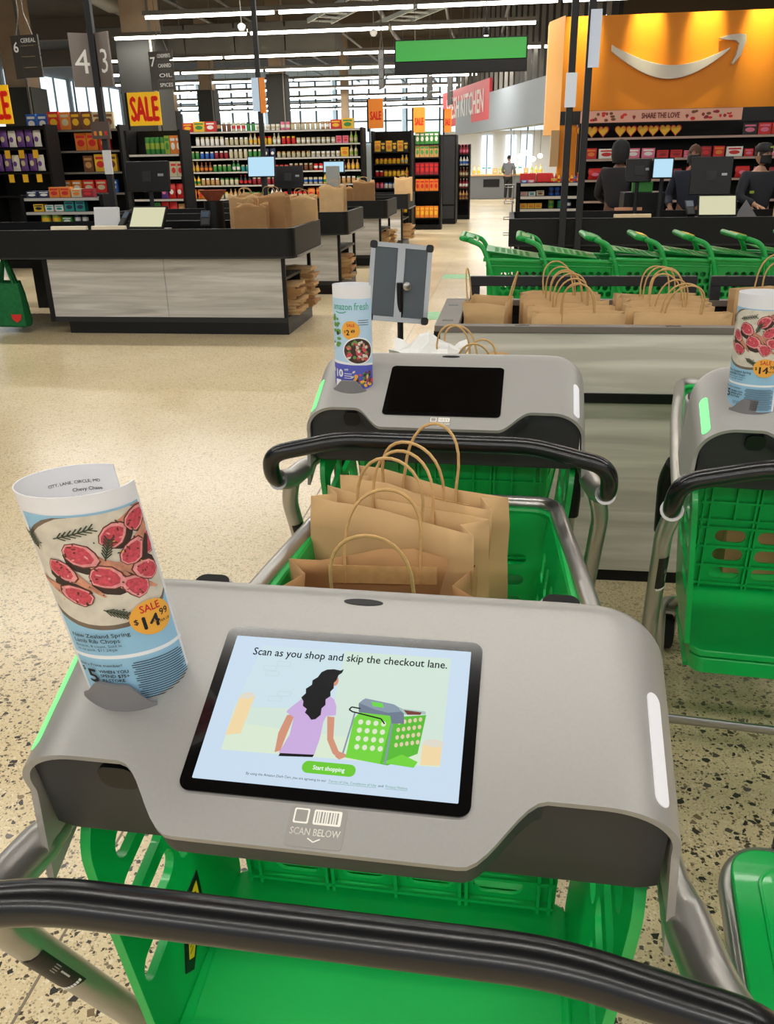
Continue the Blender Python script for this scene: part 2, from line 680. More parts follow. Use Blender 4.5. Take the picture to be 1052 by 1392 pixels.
def side_panel(sg):
    """slotted green side of the rear compartment, sg = -1 left, 1 right"""
    outer = [(0.045, 0.47), (0.345, 0.47), (0.345, 0.62), (0.325, 0.84), (0.30, 0.865), (0.06, 0.885), (0.025, 0.875), (0.005, 0.84), (0.008, 0.79)]
    o2 = [(p.x, p.y) for p in fillet([Vector((a, b, 0)) for a, b in outer + [outer[0]]], 0.03, 4)[:-1]]
    holes = []
    for j in range(4):
        for cx, L in ((0.102 + 0.008 * (j % 2), 0.118), (0.238, 0.110)):
            cz = 0.615 + 0.064 * j
            if j == 0 and cx > 0.2:
                continue
            h = slot(0, 0, L, 0.042)
            an = rad(10)
            holes.append([(cx + x * math.cos(an) - z * math.sin(an), cz + x * math.sin(an) + z * math.cos(an)) for x, z in h])

    def fn(u, v, w):
        flare = 0.262 + 0.075 * (v - 0.47) - 0.10 * max(0, u - 0.2) ** 1.5
        return (sg * (flare + w), u, v)
    return plate(o2, holes, 0.012, fn)


def rear_grid():
    """the ribbed green wall between compartment and basket"""
    mb = MB()
    z0, z1 = 0.475, 0.885

    def fn(u, v, w):
        t = (v - z0) / (z1 - z0)
        return (u, 0.335 - 0.055 * t + w, v)
    holes = []
    for cx in (-0.155, -0.052, 0.052, 0.155):
        for cz in (0.53, 0.585, 0.64):
            holes.append(slot(cx, cz, 0.075, 0.036))
    plate([(-0.24, z0), (0.24, z0), (0.252, z1), (-0.252, z1)], holes, 0.006, fn, mb)
    W = 0.238
    for z in (0.478, 0.50, 0.555, 0.612, 0.668, 0.69, 0.74, 0.79, 0.84, 0.87):
        mb.prism([(-W, z - 0.003), (W, z - 0.003), (W, z + 0.003), (-W, z + 0.003)], fn, -0.012, 0.0)
    for x in (-0.232, -0.215, -0.155, -0.108, -0.098, -0.052, 0.0, 0.052, 0.098, 0.108, 0.155, 0.215, 0.232):
        zt = 0.69 if abs(x) in (0.155, 0.052) else z0
        mb.prism([(x - 0.0025, zt), (x + 0.0025, zt), (x + 0.0025, z1), (x - 0.0025, z1)], fn, -0.012, 0.0)
    return mb


def basket_wall(P0, P1, Q0, Q1, holes, t=0.005):
    """bilinear wall: P bottom edge, Q top edge; holes in unit square"""
    P0, P1, Q0, Q1 = map(Vector, (P0, P1, Q0, Q1))
    n = (P1 - P0).cross(Q0 - P0).normalized()

    def fn(u, v, w):
        return (P0 * (1 - u) + P1 * u) * (1 - v) + (Q0 * (1 - u) + Q1 * u) * v + n * w
    return plate([(0, 0), (1, 0), (1, 1), (0, 1)], holes, t, fn)


def caster(parent, x, y):
    r = 0.06
    c = link('caster', None, parent)
    c.location = (x, y, 0)
    M = Matrix.Translation((0, 0, r)) @ Matrix.Rotation(pi / 2, 4, 'Y')
    MB().lathe([(0.02, -0.016), (r - 0.008, -0.016), (r, -0.009), (r, 0.009), (r - 0.008, 0.016), (0.02, 0.016)], 20, M=M).build('wheel', M_RUBBER, c, True)
    mb = MB()
    mb.box(-0.024, -0.019, -0.02, 0.03, 0.05, 0.145).box(0.019, 0.024, -0.02, 0.03, 0.05, 0.145).box(-0.024, 0.024, -0.03, 0.035, 0.14, 0.15)
    mb.build('fork', M_METAL, c)
    return c


def make_smart_cart(label, loc, rz, lit=False):
    C = thing('smart_shopping_cart', label, 'shopping cart', (loc[0], loc[1], 0), rz, 'grey and green smart carts with tablet consoles')
    sh = make_shell().build('console_shell', M_SHELL, C, True)
    body = make_body().build('console_housing', M_BODY, C, True)
    mb = MB()
    o1 = tongue_outline(0.0015)
    o2 = tongue_outline(0.007, -0.035)
    n = len(o1)
    V = [con(a, b, -0.008) for a, b in o1] + [con(a, b, -0.036) for a, b in o1] + [con(a, b, -0.046) for a, b in o2]
    F = [tuple(range(n)), tuple(2 * n + k for k in reversed(range(n)))]
    for r in (0, 1):
        for k in range(n):
            l = (k + 1) % n
            F.append((r * n + k, r * n + l, (r + 1) * n + l, (r + 1) * n + k))
    mb.add(V, F)
    mb.build('front_lip', M_BODY, C, True)
    # finger recess in the left notch face, scanner under the tongue
    mb = MB()
    mb.prism(rrect(0.038, 0.034, 0.012, -0.205, 1.003), lambda u, v, w: (u, -0.0575 + (1.03 - v) * 0.33 + w, v), -0.004, 0.004)
    mb.build('recess', M_BLACK, C, True)
    mb = MB()
    mb.prism(rrect(0.125, 0.06, 0.022, 0.0, -0.078), lambda u, v, w: con(u, v, w), -0.075, -0.04)
    sc_ = mb.build('scanner', M_BLACK, C, bevel=0.004)
    ring = rrect(0.127, 0.062, 0.022, 0.0, -0.078, 6)
    MB().tube([con(u, v, -0.072) for u, v in ring], 0.0018, 6, closed=True).build('scanner_rim', M_METAL, sc_, True)
    # screen
    g = MB().prism(rrect(GW, GH, 0.011, n=7), con, -0.001, 0.002).build('screen_glass', M_GLASS, C)
    if lit:
        display_art(g)
    else:
        MB().prism(rrect(0.240, 0.1575, 0.001), con, 0.002, 0.0022).build('display', M_DISPBK, g)
    # sticker below the screen (the square code is left out)
    st = MB().prism(rrect(0.050, 0.036, 0.003, 0.001, -0.1115), con, 0.0, 0.0004).build('scan_sticker', M_LABELCL, C)
    D = Decal(con)
    w0 = 0.0006
    D.poly(rrect(0.0245, 0.0135, 0.0015, 0.0095, -0.1025), M_LABELPR, w0)
    x = -0.0010
    for k in range(9):
        wd = (0.0011, 0.0006, 0.0015)[k % 3]
        D.poly([(x, -0.1075), (x + wd, -0.1075), (x + wd, -0.0975), (x, -0.0975)], M_LABELCL, w0 + 0.0002)
        x += wd + 0.0013
    D.poly(rrect(0.0135, 0.0135, 0.0015, -0.0135, -0.1025), M_LABELPR, w0)
    D.poly(rrect(0.0105, 0.0105, 0.001, -0.0135, -0.1025), M_LABELCL, w0 + 0.0002)
    D.text('SCAN BELOW', 0.001, -0.119, 0.0088, M_LABELPR, 'C', 0.012, w0, width=0.044)
    D.line([(-0.0045, -0.1215), (0.001, -0.1245), (0.0065, -0.1215)], 0.0011, M_LABELPR, w0)
    D.build('sticker_print', st)
    # light strips on the rounded shoulders
    shell_strip(MB(), 0.292, 0.310, -0.052, 0.062, 0.0012).build('light_strip', M_STRIPW, C, True)['label'] = 'white light strip'
    shell_strip(MB(), -0.318, -0.296, -0.052, 0.062, 0.0012).build('light_strip', M_STRIPG, C, True)['label'] = 'glowing green light strip'
    # grip slot on the back edge
    MB().prism(ell(0.003, 0.1335, 0.021, 0.0042, 24), con, -0.004, 0.0008).build('grip_slot', M_BLACK, C, True)
    # flyer clip: a curved wing standing on the shell
    mb = MB()
    V, F = [], []
    n = 16
    for i in range(n + 1):
        t = -1 + 2 * i / n
        a = rad(-94 + 40 * t)
        cx, cy, r = -0.214, 0.038, 0.058
        h = 0.003 + 0.026 * sstep(1.45 * (1 - abs(t)))
        for rr in (r, r + 0.003):
            for hh in (-0.004, h):
                p = con(cx + rr * math.cos(a), cy + rr * math.sin(a) * 0.92, 0)
                V.append((p[0], p[1], p[2] + hh))
    for i in range(n):
        a, b = i * 4, (i + 1) * 4
        F += [(a, b, b + 1, a + 1), (a + 3, b + 3, b + 2, a + 2), (a + 1, b + 1, b + 3, a + 3), (a, a + 2, b + 2, b)]
    F += [(0, 1, 3, 2), (n * 4, n * 4 + 2, n * 4 + 3, n * 4 + 1)]
    mb.add(V, F)
    mb.build('flyer_clip', M_CLIP, C, True)
    # cameras on the basket corners behind the console
    for sg in (-1, 1):
        cx_ = -0.268 if sg < 0 else 0.222
        cm = MB().prism(rrect(0.06, 0.05, 0.018, cx_, 0.37), lambda u, v, w: (u, v, w + 0.25 * (v - 0.37)), 0.86, 0.986).build('corner_camera', M_SHELL, C, bevel=0.006)
        MB().prism(rrect(0.05, 0.042, 0.015, cx_, 0.37), lambda u, v, w: (u, v, w + 0.25 * (v - 0.37)), 0.986, 0.990).build('lens_cover', M_BLACK, cm)
    # handle bar
    hp = [(-0.350, -0.085, 0.862), (-0.366, -0.165, 0.890), (-0.358, -0.198, 0.962), (-0.20, -0.192, 0.998), (0.20, -0.192, 0.998), (0.358, -0.198, 0.962), (0.366, -0.165, 0.890), (0.350, -0.085, 0.862)]
    MB().tube(fillet(hp, 0.04, 8), 0.0182, 20).build('handle_bar', M_HANDLE, C, True)
    # rim tube that runs from the handle sockets round the basket
    rp = []
    for sg in (-1, 1):
        seq = [(sg * 0.342, -0.07, 0.864), (sg * 0.331, 0.02, 0.866), (sg * 0.315, 0.25, 0.857), (sg * 0.287, 0.61, 0.856), (sg * 0.245, 0.98, 0.858), (sg * 0.235, 1.065, 0.858)]
        rp += seq if sg < 0 else seq[::-1]
    rim = fillet(rp, 0.085, 8)
    MB().tube(rim, 0.0165, 14).build('rim_tube', M_METAL, C, True)
    for sg in (-1, 1):
        sp_ = fillet([(sg * 0.361, -0.142, 0.882), (sg * 0.349, -0.085, 0.863), (sg * 0.336, -0.015, 0.865), (sg * 0.331, 0.02, 0.866)], 0.03, 5)
        k = len(sp_)
        MB().tube(sp_, [0.0235] * (k - 3) + [0.0225, 0.0205, 0.018], 18).build('handle_socket', M_METAL, C, True)
        up = fillet([(sg * 0.346, -0.080, 0.860), (sg * 0.362, -0.062, 0.80), (sg * 0.350, 0.125, 0.42), (sg * 0.33, 0.18, 0.2), (sg * 0.32, 0.2, 0.14)], 0.05, 6)
        pst = MB().tube(up, 0.019, 14).build('rear_post', M_METAL, C, True)
        side_panel(sg).build('side_panel', M_GREEN, C, True)
        fp = MB().tube(fillet([(sg * 0.312, 0.27, 0.85), (sg * 0.325, 0.33, 0.78), (sg * 0.315, 0.36, 0.5), (sg * 0.285, 0.36, 0.18)], 0.05, 5), 0.013, 10).build('front_post', M_METAL, C, True)
        MB().tube(fillet([(sg * 0.316, 0.283, 0.84), (sg * 0.326, 0.33, 0.78), (sg * 0.320, 0.347, 0.63)], 0.05, 5), 0.021, 12).build('post_guard', M_BLACK, fp, True)
        if sg < 0:
            # black maker's sticker on the left post
            c0, c1 = Vector((sg * 0.3592, -0.018, 0.71)), Vector((sg * 0.3529, 0.0807, 0.51))
            ax = (c1 - c0).normalized()
            out = Vector((0.35, -0.78, 0.3))
            out = (out - ax * out.dot(ax)).normalized()
            rt = ax.cross(out)

            def stk(u, v, w):
                a = u / 0.0192
                return tuple(c0 + ax * v + (out * math.cos(a) + rt * math.sin(a)) * (0.0193 + w))
            Dk = Decal(stk, 0.006)
            Dk.poly([(-0.015, -0.03), (0.015, -0.03), (0.015, 0.078), (-0.015, 0.098)], M_BLACK, 0.0001)
            s2 = Dk.build('maker_sticker', pst)
            Dk = Decal(stk)
            for k in range(7):
                Dk.poly(rrect(0.0028, 0.0075, 0.001, -0.0105 + k * 0.0035, 0.084), M_WHITE, 0.0004)
            for k in range(9):
                Dk.poly(rrect(0.0022, 0.0018, 0.0006, -0.0075, 0.035 + k * 0.0028), M_WHITE, 0.0004)
            for k in range(4):
                Dk.poly(rrect(0.0012, 0.014, 0.0004, -0.011 + k * 0.003, 0.02), M_LABELCL, 0.0004)
            Dk.build('sticker_lettering', s2)
    # rear compartment
    rear_grid().build('grid_wall', M_GREEN, C, False)
    mb = MB()
    ol = [(-0.262, 0.045), (-0.245, 0.02), (0.245, 0.02), (0.262, 0.045), (0.262, 0.345), (-0.262, 0.345)]
    ol = [(p.x, p.y) for p in fillet([Vector((a, b, 0)) for a, b in ol + [ol[0]]], 0.03, 4)[:-1]]
    mb.prism(ol, lambda u, v, w: (u, v, w + 0.02 * max(0, (v - 0.2)) / 0.145), 0.452, 0.47)
    mb.prism([(a * 0.985, 0.006 + b * 0.97) for a, b in ol], lambda u, v, w: (u, v, w), 0.405, 0.446)
    mb.build('compartment_floor', M_GREEN, C, bevel=0.004)
    lb = MB().prism(rrect(0.105, 0.03, 0.003, -0.09, 0.325), lambda u, v, w: (u, v - 0.09, 0.478 + w), 0.0, 0.0012).build('safety_sticker', M_BLACK, C)
    D = Decal(lambda u, v, w: (u, v - 0.09, 0.4794 + w))
    for k in range(3):
        cx = -0.124 + 0.034 * k
        D.line([(cx - 0.014, 0.3135), (cx + 0.014, 0.3135), (cx + 0.014, 0.3365), (cx - 0.014, 0.3365), (cx - 0.014, 0.3135)], 0.0008, M_WHITE, 0.0002)
        D.poly(ell(cx - 0.002, 0.3305, 0.0024, 0.0024, 8), M_WHITE, 0.0002)
        D.line([(cx - 0.002, 0.328), (cx - 0.004, 0.322), (cx - 0.007, 0.317)], 0.0016, M_WHITE, 0.0002)
        D.line([(cx - 0.004, 0.322), (cx + 0.002, 0.317)], 0.0016, M_WHITE, 0.0002)
        D.line([(cx - 0.003, 0.326), (cx + 0.007, 0.321), (cx + 0.007, 0.316)], 0.0012, M_WHITE, 0.0002)
    D.build('sticker_pictograms', lb)

    def wfn(u, v, w):
        return (-0.2615 - 0.075 * (v - 0.47) + w, u, v)
    wl = MB().prism([(0.165, 0.605), (0.215, 0.612), (0.215, 0.565), (0.15, 0.495), (0.128, 0.512)], wfn, 0.0, 0.0022).build('warning_sticker', M_BLACK, C)
    D = Decal(wfn)
    D.poly([(0.168, 0.596), (0.206, 0.602), (0.206, 0.569), (0.156, 0.512), (0.142, 0.522)], M_YEL, 0.0028)
    for k in range(7):
        D.line([(0.166 - 0.003 * k, 0.575 - k * 0.008), (0.196 - 0.006 * k, 0.577 - k * 0.008)], 0.0018, M_BLACK, 0.0032)
    D.poly(ell(0.186, 0.589, 0.012, 0.005), M_BLACK, 0.0032)
    D.build('sticker_lettering', wl)
    # front basket with slotted walls
    zb, zt = 0.50, 0.852
    bk = link('basket', None, C)

    def hs(nc, nr, u0, u1, v0, v1, wu, wv):
        return [slot(u0 + (u1 - u0) * i / max(1, nc - 1), v0 + (v1 - v0) * j / max(1, nr - 1), wu, wv, 3) for i in range(nc) for j in range(nr)]
    h_side = hs(9, 3, 0.08, 0.92, 0.2, 0.72, 0.055, 0.17)
    h_front = hs(5, 5, 0.14, 0.86, 0.16, 0.70, 0.12, 0.07)
    basket_wall((-0.225, 0.345, zb), (-0.19, 0.985, zb), (-0.283, 0.30, zt), (-0.228, 1.04, zt), h_side).build('basket_side', M_GREEN, bk)
    basket_wall((0.19, 0.985, zb), (0.225, 0.345, zb), (0.228, 1.04, zt), (0.283, 0.30, zt), h_side).build('basket_side', M_GREEN, bk)
    basket_wall((-0.19, 0.985, zb), (0.19, 0.985, zb), (-0.228, 1.04, zt), (0.228, 1.04, zt), h_front).build('basket_front', M_GREEN, bk)
    plate([(-0.225, 0.345), (0.225, 0.345), (0.19, 0.985), (-0.19, 0.985)], [slot(x, y, 0.05, 0.03, 3) for x in (-0.12, -0.04, 0.04, 0.12) for y in (0.45, 0.55, 0.65, 0.75, 0.85)], 0.006, lambda u, v, w: (u, v, zb + w)).build('basket_bottom', M_GREEN, bk)
    lip = fillet([(-0.283, 0.30, zt), (-0.240, 0.94, zt), (-0.228, 1.04, zt), (0.228, 1.04, zt), (0.240, 0.94, zt), (0.283, 0.30, zt)], 0.05, 5)
    MB().tube(lip, 0.008, 8).build('basket_lip', M_GREEN, bk, True)
    # lower frame, tray and casters
    lf = fillet([(-0.30, 0.17, 0.165), (-0.235, 0.86, 0.165), (0.235, 0.86, 0.165), (0.30, 0.17, 0.165)], 0.06, 5)
    MB().tube(lf, 0.014, 10, closed=True).build('lower_frame', M_METAL, C, True)
    for sg in (-1, 1):
        MB().tube(fillet([(sg * 0.21, 0.80, 0.17), (sg * 0.2, 0.62, 0.3), (sg * 0.2, 0.55, 0.495)], 0.06, 5), 0.013, 10).build('basket_support', M_METAL, C, True)
    mb = MB()
    plate([(-0.21, 0.43), (0.21, 0.43), (0.20, 0.84), (-0.20, 0.84)], [slot(x, y, 0.06, 0.04, 3) for x in (-0.15, -0.05, 0.05, 0.15) for y in (0.5, 0.6, 0.7)], 0.012, lambda u, v, w: (u, v, 0.175 + w), mb)
    mb.build('lower_tray', M_GREEN, C)
    for x, y in ((-0.29, 0.2), (0.29, 0.2), (-0.21, 0.83), (0.21, 0.83)):
        caster(C, x, y)
    return C


# ------------------------------------------------------------ rolled store flyer
M_PAPER = mat('newsprint', (232, 232, 236), 0.7, var=0.02, scale=30)
M_INK = mat('print_black', (25, 25, 28), 0.7)
M_PBLUE = mat('print_pale_blue', (150, 196, 224), 0.65)
M_PWHITE = mat('print_white', (238, 240, 242), 0.65)
M_PLATE = mat('print_plate', (214, 206, 190), 0.6, var=0.12, scale=60)
M_PLATE2 = mat('print_plate_rim', (120, 104, 88), 0.6, var=0.2, scale=60)
M_MEAT = mat('print_meat', (202, 74, 88), 0.6, var=0.3, scale=320)
M_FAT = mat('print_fat', (228, 150, 150), 0.6, var=0.2, scale=200)
M_MEATB = mat('print_meat_crust', (104, 52, 40), 0.65, var=0.4, scale=160)
M_BONE = mat('print_bone', (200, 138, 112), 0.65, var=0.3, scale=120)
M_HERB = mat('print_herb', (52, 62, 44), 0.65)
M_BADGE = mat('print_badge', (240, 172, 62), 0.6)
M_PRED = mat('print_red', (206, 28, 34), 0.6)
M_PSHADOW = mat('print_shadow', (58, 44, 36), 0.7)
M_PPURPLE = mat('print_purple', (86, 92, 190), 0.6)
M_PTEAL = mat('print_teal', (70, 170, 140), 0.6)
M_PGREEN = mat('print_leaf', (96, 150, 66), 0.6, var=0.3, scale=150)


def make_flyer(label, loc, rz, art, lean=(0, 0), a=0.050, b=0.034, Hh=0.222, group='rolled store flyers in cart clips', top=(1.0, 1.0)):
    F = thing('store_flyer', label, 'flyer', loc, rz, group)
    A0, A1 = rad(-12), rad(-300)      # front right edge -> round the left -> back edge
    LEN = 0.245                        # front half in metres (u runs 0..0.125 over the front)

    def fn(u, v, w):
        # u: metres measured leftwards..rightwards on the front (0 at left limb, FW at right edge)
        t = (FW - u) / (FW + BK)
        ang = A0 + (A1 - A0) * t
        k = v / Hh
        fa = a * (1 + (top[0] - 1) * k)
        fb = b * (1 + (top[1] - 1) * k)
        grow = 1 + 0.20 * max(0, t - 0.75)
        x = fa * grow * math.cos(ang) + lean[0] * k
        y = fb * grow * math.sin(ang) + lean[1] * k
        nx, ny = math.cos(ang) / fa, math.sin(ang) / fb
        l = math.hypot(nx, ny)
        return (x + nx / l * w, y + ny / l * w, v)
    FW = 0.118
    BK = 0.128
    # the sheet
    nu, nv = 64, 12
    V, Fa = [], []
    for j in range(nv + 1):
        for i in range(nu + 1):
            V.append(fn(FW - (FW + BK) * i / nu, Hh * j / nv, 0.0))
    N = len(V)
    for j in range(nv + 1):
        for i in range(nu + 1):
            V.append(fn(FW - (FW + BK) * i / nu, Hh * j / nv, -0.0012))
    r = nu + 1
    for j in range(nv):
        for i in range(nu):
            q = (j * r + i, j * r + i + 1, (j + 1) * r + i + 1, (j + 1) * r + i)
            Fa += [q, tuple(N + k for k in reversed(q))]
    for i in range(nu):
        Fa += [(i, N + i, N + i + 1, i + 1), (nv * r + i, nv * r + i + 1, N + nv * r + i + 1, N + nv * r + i)]
    for j in range(nv):
        Fa += [(j * r, (j + 1) * r, N + (j + 1) * r, N + j * r), (j * r + nu, N + j * r + nu, N + (j + 1) * r + nu, (j + 1) * r + nu)]
    MB().add(V, Fa).build('sheet', M_PAPER, F, True)
    D = Decal(fn, 0.0045)
    lay = [0.0004]

    def nx():
        lay[0] += 0.00013
        return lay[0]
    rnd = random.Random(art)
    if art == 'lamb':
        D.poly([(0.002, 0.0), (FW - 0.006, 0.0), (FW - 0.006, 0.205), (0.002, 0.205)], M_PBLUE, nx())
        D.poly([(-0.002, 0.0515), (FW, 0.0515), (FW, 0.0555), (-0.002, 0.0555)], M_PWHITE, nx())
        # plate cut by the page edge
        def clip(p):
            return [(min(max(x, 0.0), FW - 0.006), min(y, 0.203)) for x, y in p]
        D.poly(clip(ell(0.060, 0.148, 0.080, 0.062, 44, 0.25)), M_PLATE2, nx())
        D.poly(clip(ell(0.061, 0.149, 0.076, 0.058, 44, 0.25)), M_PLATE, nx())
        chops = [(0.076, 0.180, 0.6, 0.0125), (0.100, 0.190, 0.5, 0.0125), (0.045, 0.165, -0.7, 0.0135), (0.088, 0.160, 0.7, 0.0125), (0.106, 0.163, 1.0, 0.0115), (0.026, 0.150, -0.8, 0.012),
                 (0.060, 0.140, -0.5, 0.0140), (0.097, 0.139, 2.6, 0.0125), (0.083, 0.126, 2.4, 0.0130), (0.033, 0.124, 2.7, 0.013)]
        sets = [[nx() for _ in range(6)], [nx() for _ in range(6)]]
        for ci, (cx, cy, an, s) in enumerate(chops):
            ca, sa = math.cos(an), math.sin(an)
            ly = sets[ci % 2]

            def R(p):
                return (min(max(cx + p[0] * ca - p[1] * sa, 0.001), FW - 0.007), min(cy + p[0] * sa + p[1] * ca, 0.203))
            body = [(1.25, 0.35), (0.75, 0.72), (0.1, 0.88), (-0.6, 0.78), (-1.0, 0.3), (-1.0, -0.25), (-0.6, -0.75), (0.05, -0.85), (0.7, -0.62), (1.3, -0.18)]
            body = [(x * (1 + rnd.uniform(-0.08, 0.08)), y * (1 + rnd.uniform(-0.1, 0.1))) for x, y in body]
            D.poly([R((x * s * 1.1 + s * 0.3, y * s * 1.05 - s * 0.32)) for x, y in body], M_PSHADOW, ly[0])
            D.poly([R((x * s, y * s)) for x, y in [(0.3, 0.75), (1.6, 0.48), (2.9, 0.30), (3.5, 0.12), (3.4, -0.02), (2.4, -0.05), (1.3, -0.25), (0.4, -0.7)]], M_BONE, ly[1])
            D.poly([R((x * s, y * s)) for x, y in body], M_MEATB, ly[2])
            D.poly([R((x * s * 0.93 - s * 0.02, y * s * 0.9)) for x, y in body], M_FAT, ly[3])
            D.poly([R((x * s * 0.76 - s * 0.10, y * s * 0.74)) for x, y in body], M_MEAT, ly[4])
            for _ in range(7):
                q = (rnd.uniform(-0.75, 1.2) * s, rnd.uniform(-0.6, 0.6) * s)
                D.poly([R((q[0] + x, q[1] + y)) for x, y in ell(0, 0, s * rnd.uniform(0.06, 0.2), s * 0.07, 6, rnd.random() * 3)], rnd.choice([M_MEATB, M_MEATB, M_FAT]), ly[5])
        for hx, hy, an, L in ((0.03, 0.183, 0.25, 0.034), (0.064, 0.158, 1.2, 0.022), (0.05, 0.108, -0.5, 0.02), (0.012, 0.170, 1.9, 0.018)):
            ca, sa = math.cos(an), math.sin(an)
            w = nx()
            D.line([(hx, hy), (hx + L * ca, hy + L * sa)], 0.0012, M_HERB, w)
            for k in range(7):
                t = L * (0.1 + 0.13 * k)
                for sg in (-1, 1):
                    bx, by = hx + t * ca, hy + t * sa
                    an2 = an + sg * 0.6
                    D.line([(bx, by), (bx + 0.007 * math.cos(an2), by + 0.007 * math.sin(an2))], 0.0011, M_HERB, w)
        w = nx()
        for _ in range(26):
            qx, qy = rnd.uniform(0.012, 0.105), rnd.uniform(0.105, 0.195)
            D.poly(ell(qx, qy, rnd.uniform(0.0006, 0.0016), rnd.uniform(0.0005, 0.001), 6), rnd.choice([M_HERB, M_PSHADOW, M_BADGE]), w)
        D.poly(ell(0.087, 0.0905, 0.0205, 0.0185, 30), M_BADGE, nx())
        w = nx()
        D.text('SALE', 0.087, 0.0975, 0.0110, M_PRED, 'C', 0.02, w, sx=0.85)
        D.text('$', 0.0695, 0.087, 0.008, M_INK, 'L', 0.02, w)
        D.text('14', 0.0735, 0.0800, 0.0185, M_INK, 'L', 0.045, w, sx=1.05)
        D.text('99', 0.0945, 0.0885, 0.0100, M_INK, 'L', 0.02, w)
        D.text('PER LB', 0.0925, 0.0815, 0.0038, M_INK, 'L', 0.01, w)
        D.text('New Zealand Spring', 0.013, 0.0775, 0.0062, M_INK, 'L', 0.012, w)
        D.text('Lamb Rib Chops', 0.013, 0.0715, 0.0062, M_INK, 'L', 0.012, w)
        D.text('Bone-in, 8 count. Sold in', 0.013, 0.0665, 0.0042, M_INK, 'L', 0, w)
        D.text('16 oz pack, $11.24/pk', 0.013, 0.0622, 0.0042, M_INK, 'L', 0, w)
        D.text('Not a Prime member?', 0.009, 0.0440, 0.0045, M_INK, 'L', 0.01, w)
        D.text('$', 0.009, 0.037, 0.007, M_INK, 'L', 0.02, w)
        D.text('5', 0.0135, 0.0245, 0.0215, M_INK, 'L', 0.03, w, sx=1.1)
        for k, s in enumerate(('WHEN YOU', 'SPEND $75+', 'IN-STORE')):
            D.text(s, 0.027, 0.0365 - 0.0052 * k, 0.0048, M_INK, 'L', 0.03, w)
        D.text('SCAN AS', 0.034, 0.0165, 0.0034, M_INK, 'L', 0.01, w)
        D.text('YOU SHOP', 0.034, 0.0130, 0.0034, M_INK, 'L', 0.01, w)
        for k in range(17):
            y = 0.0465 - k * 0.0026
            D.line([(0.057 + 0.002 * (k % 3 == 0), y), (0.108 - 0.004 * ((k * 7) % 4 == 0), y)], 0.0009, M_INK, w)
    else:
        D.poly([(0.0, 0.0), (FW, 0.0), (FW, 0.205), (0.0, 0.205)], mat('print_sky', (186, 216, 240), 0.65), nx())
        D.poly([(0.0, 0.0), (FW, 0.0), (FW, 0.058), (0.0, 0.062)], M_PPURPLE, nx())
        D.poly([(0.0, 0.060), (FW, 0.056), (FW, 0.061), (0.0, 0.066)], M_PWHITE, nx())
        w = nx()
        D.text('amazon', 0.012, 0.181, 0.021, M_PTEAL, 'L', 0.012, w, width=0.052)
        D.text('fresh', 0.069, 0.181, 0.023, M_PTEAL, 'L', 0.004, w, width=0.037)
        D.line([(0.020, 0.176), (0.030, 0.1735), (0.042, 0.174), (0.050, 0.177)], 0.0022, M_PTEAL, w)
        D.poly(ell(0.060, 0.136, 0.022, 0.021, 28), M_BADGE, nx())
        w = nx()
        D.text('SALE', 0.060, 0.144, 0.009, M_PRED, 'C', 0.03, w)
        D.text('$', 0.044, 0.1305, 0.007, M_INK, 'L', 0.02, w)
        D.text('2', 0.049, 0.1255, 0.016, M_INK, 'L', 0.05, w)
        D.text('49', 0.060, 0.1305, 0.010, M_INK, 'L', 0.04, w)
        for k in range(3):
            D.line([(0.078, 0.158 - k * 0.005), (0.105, 0.158 - k * 0.005)], 0.0012, M_INK, w)
        w = nx()
        for k in range(16):
            D.poly(ell(rnd.uniform(0.006, 0.030), rnd.uniform(0.10, 0.172), rnd.uniform(0.003, 0.008), rnd.uniform(0.003, 0.006), 9), rnd.choice([M_PGREEN, M_PGREEN, M_HERB, M_PWHITE]), w + 0.0001 * (k % 4))
        lay[0] += 0.0005
        D.poly(ell(0.077, 0.090, 0.037, 0.031, 30), M_PWHITE, nx())
        D.poly(ell(0.077, 0.090, 0.034, 0.028, 30), M_PSHADOW, nx())
        for k in range(46):
            an, rr = rnd.uniform(0, 6.28), math.sqrt(rnd.random())
            D.poly(ell(0.077 + 0.030 * rr * math.cos(an), 0.090 + 0.024 * rr * math.sin(an), rnd.uniform(0.003, 0.006), rnd.uniform(0.002, 0.0045), 8, rnd.random() * 3), rnd.choice([M_PGREEN, M_MEAT, M_BONE, M_PLATE, M_MEATB]), lay[0] + 0.0001 + 0.0001 * (k % 5))
        lay[0] += 0.0007
        w = nx()
        D.text('$', 0.008, 0.041, 0.010, M_PWHITE, 'L', 0.03, w)
        D.text('10', 0.0145, 0.030, 0.024, M_PWHITE, 'L', 0.05, w)
        D.text('OFF', 0.042, 0.045, 0.006, M_PWHITE, 'L', 0.03, w)
        for k in range(3):
            D.line([(0.042, 0.038 - k * 0.005), (0.06, 0.038 - k * 0.005)], 0.0014, M_PWHITE, w)
        D.poly(rrect(0.017, 0.018, 0.001, 0.024, 0.014), M_PWHITE, w)
        for k in range(36):
            D.poly(ell(rnd.uniform(0.060, 0.112), rnd.uniform(0.006, 0.028) + 0.018 * rnd.random(), rnd.uniform(0.003, 0.007), rnd.uniform(0.002, 0.005), 8, rnd.random() * 3), rnd.choice([M_PGREEN, M_MEAT, M_BADGE, M_PLATE, M_MEATB, M_HERB]), lay[0] + 0.0001 * (k % 5))
    D.build('front_page_print', F)
    # inside page lettering (seen over the top edge)
    def inner(u, v, w):
        return fn(-u, v, -0.0014 - w)
    D = Decal(inner)
    w = 0.0002
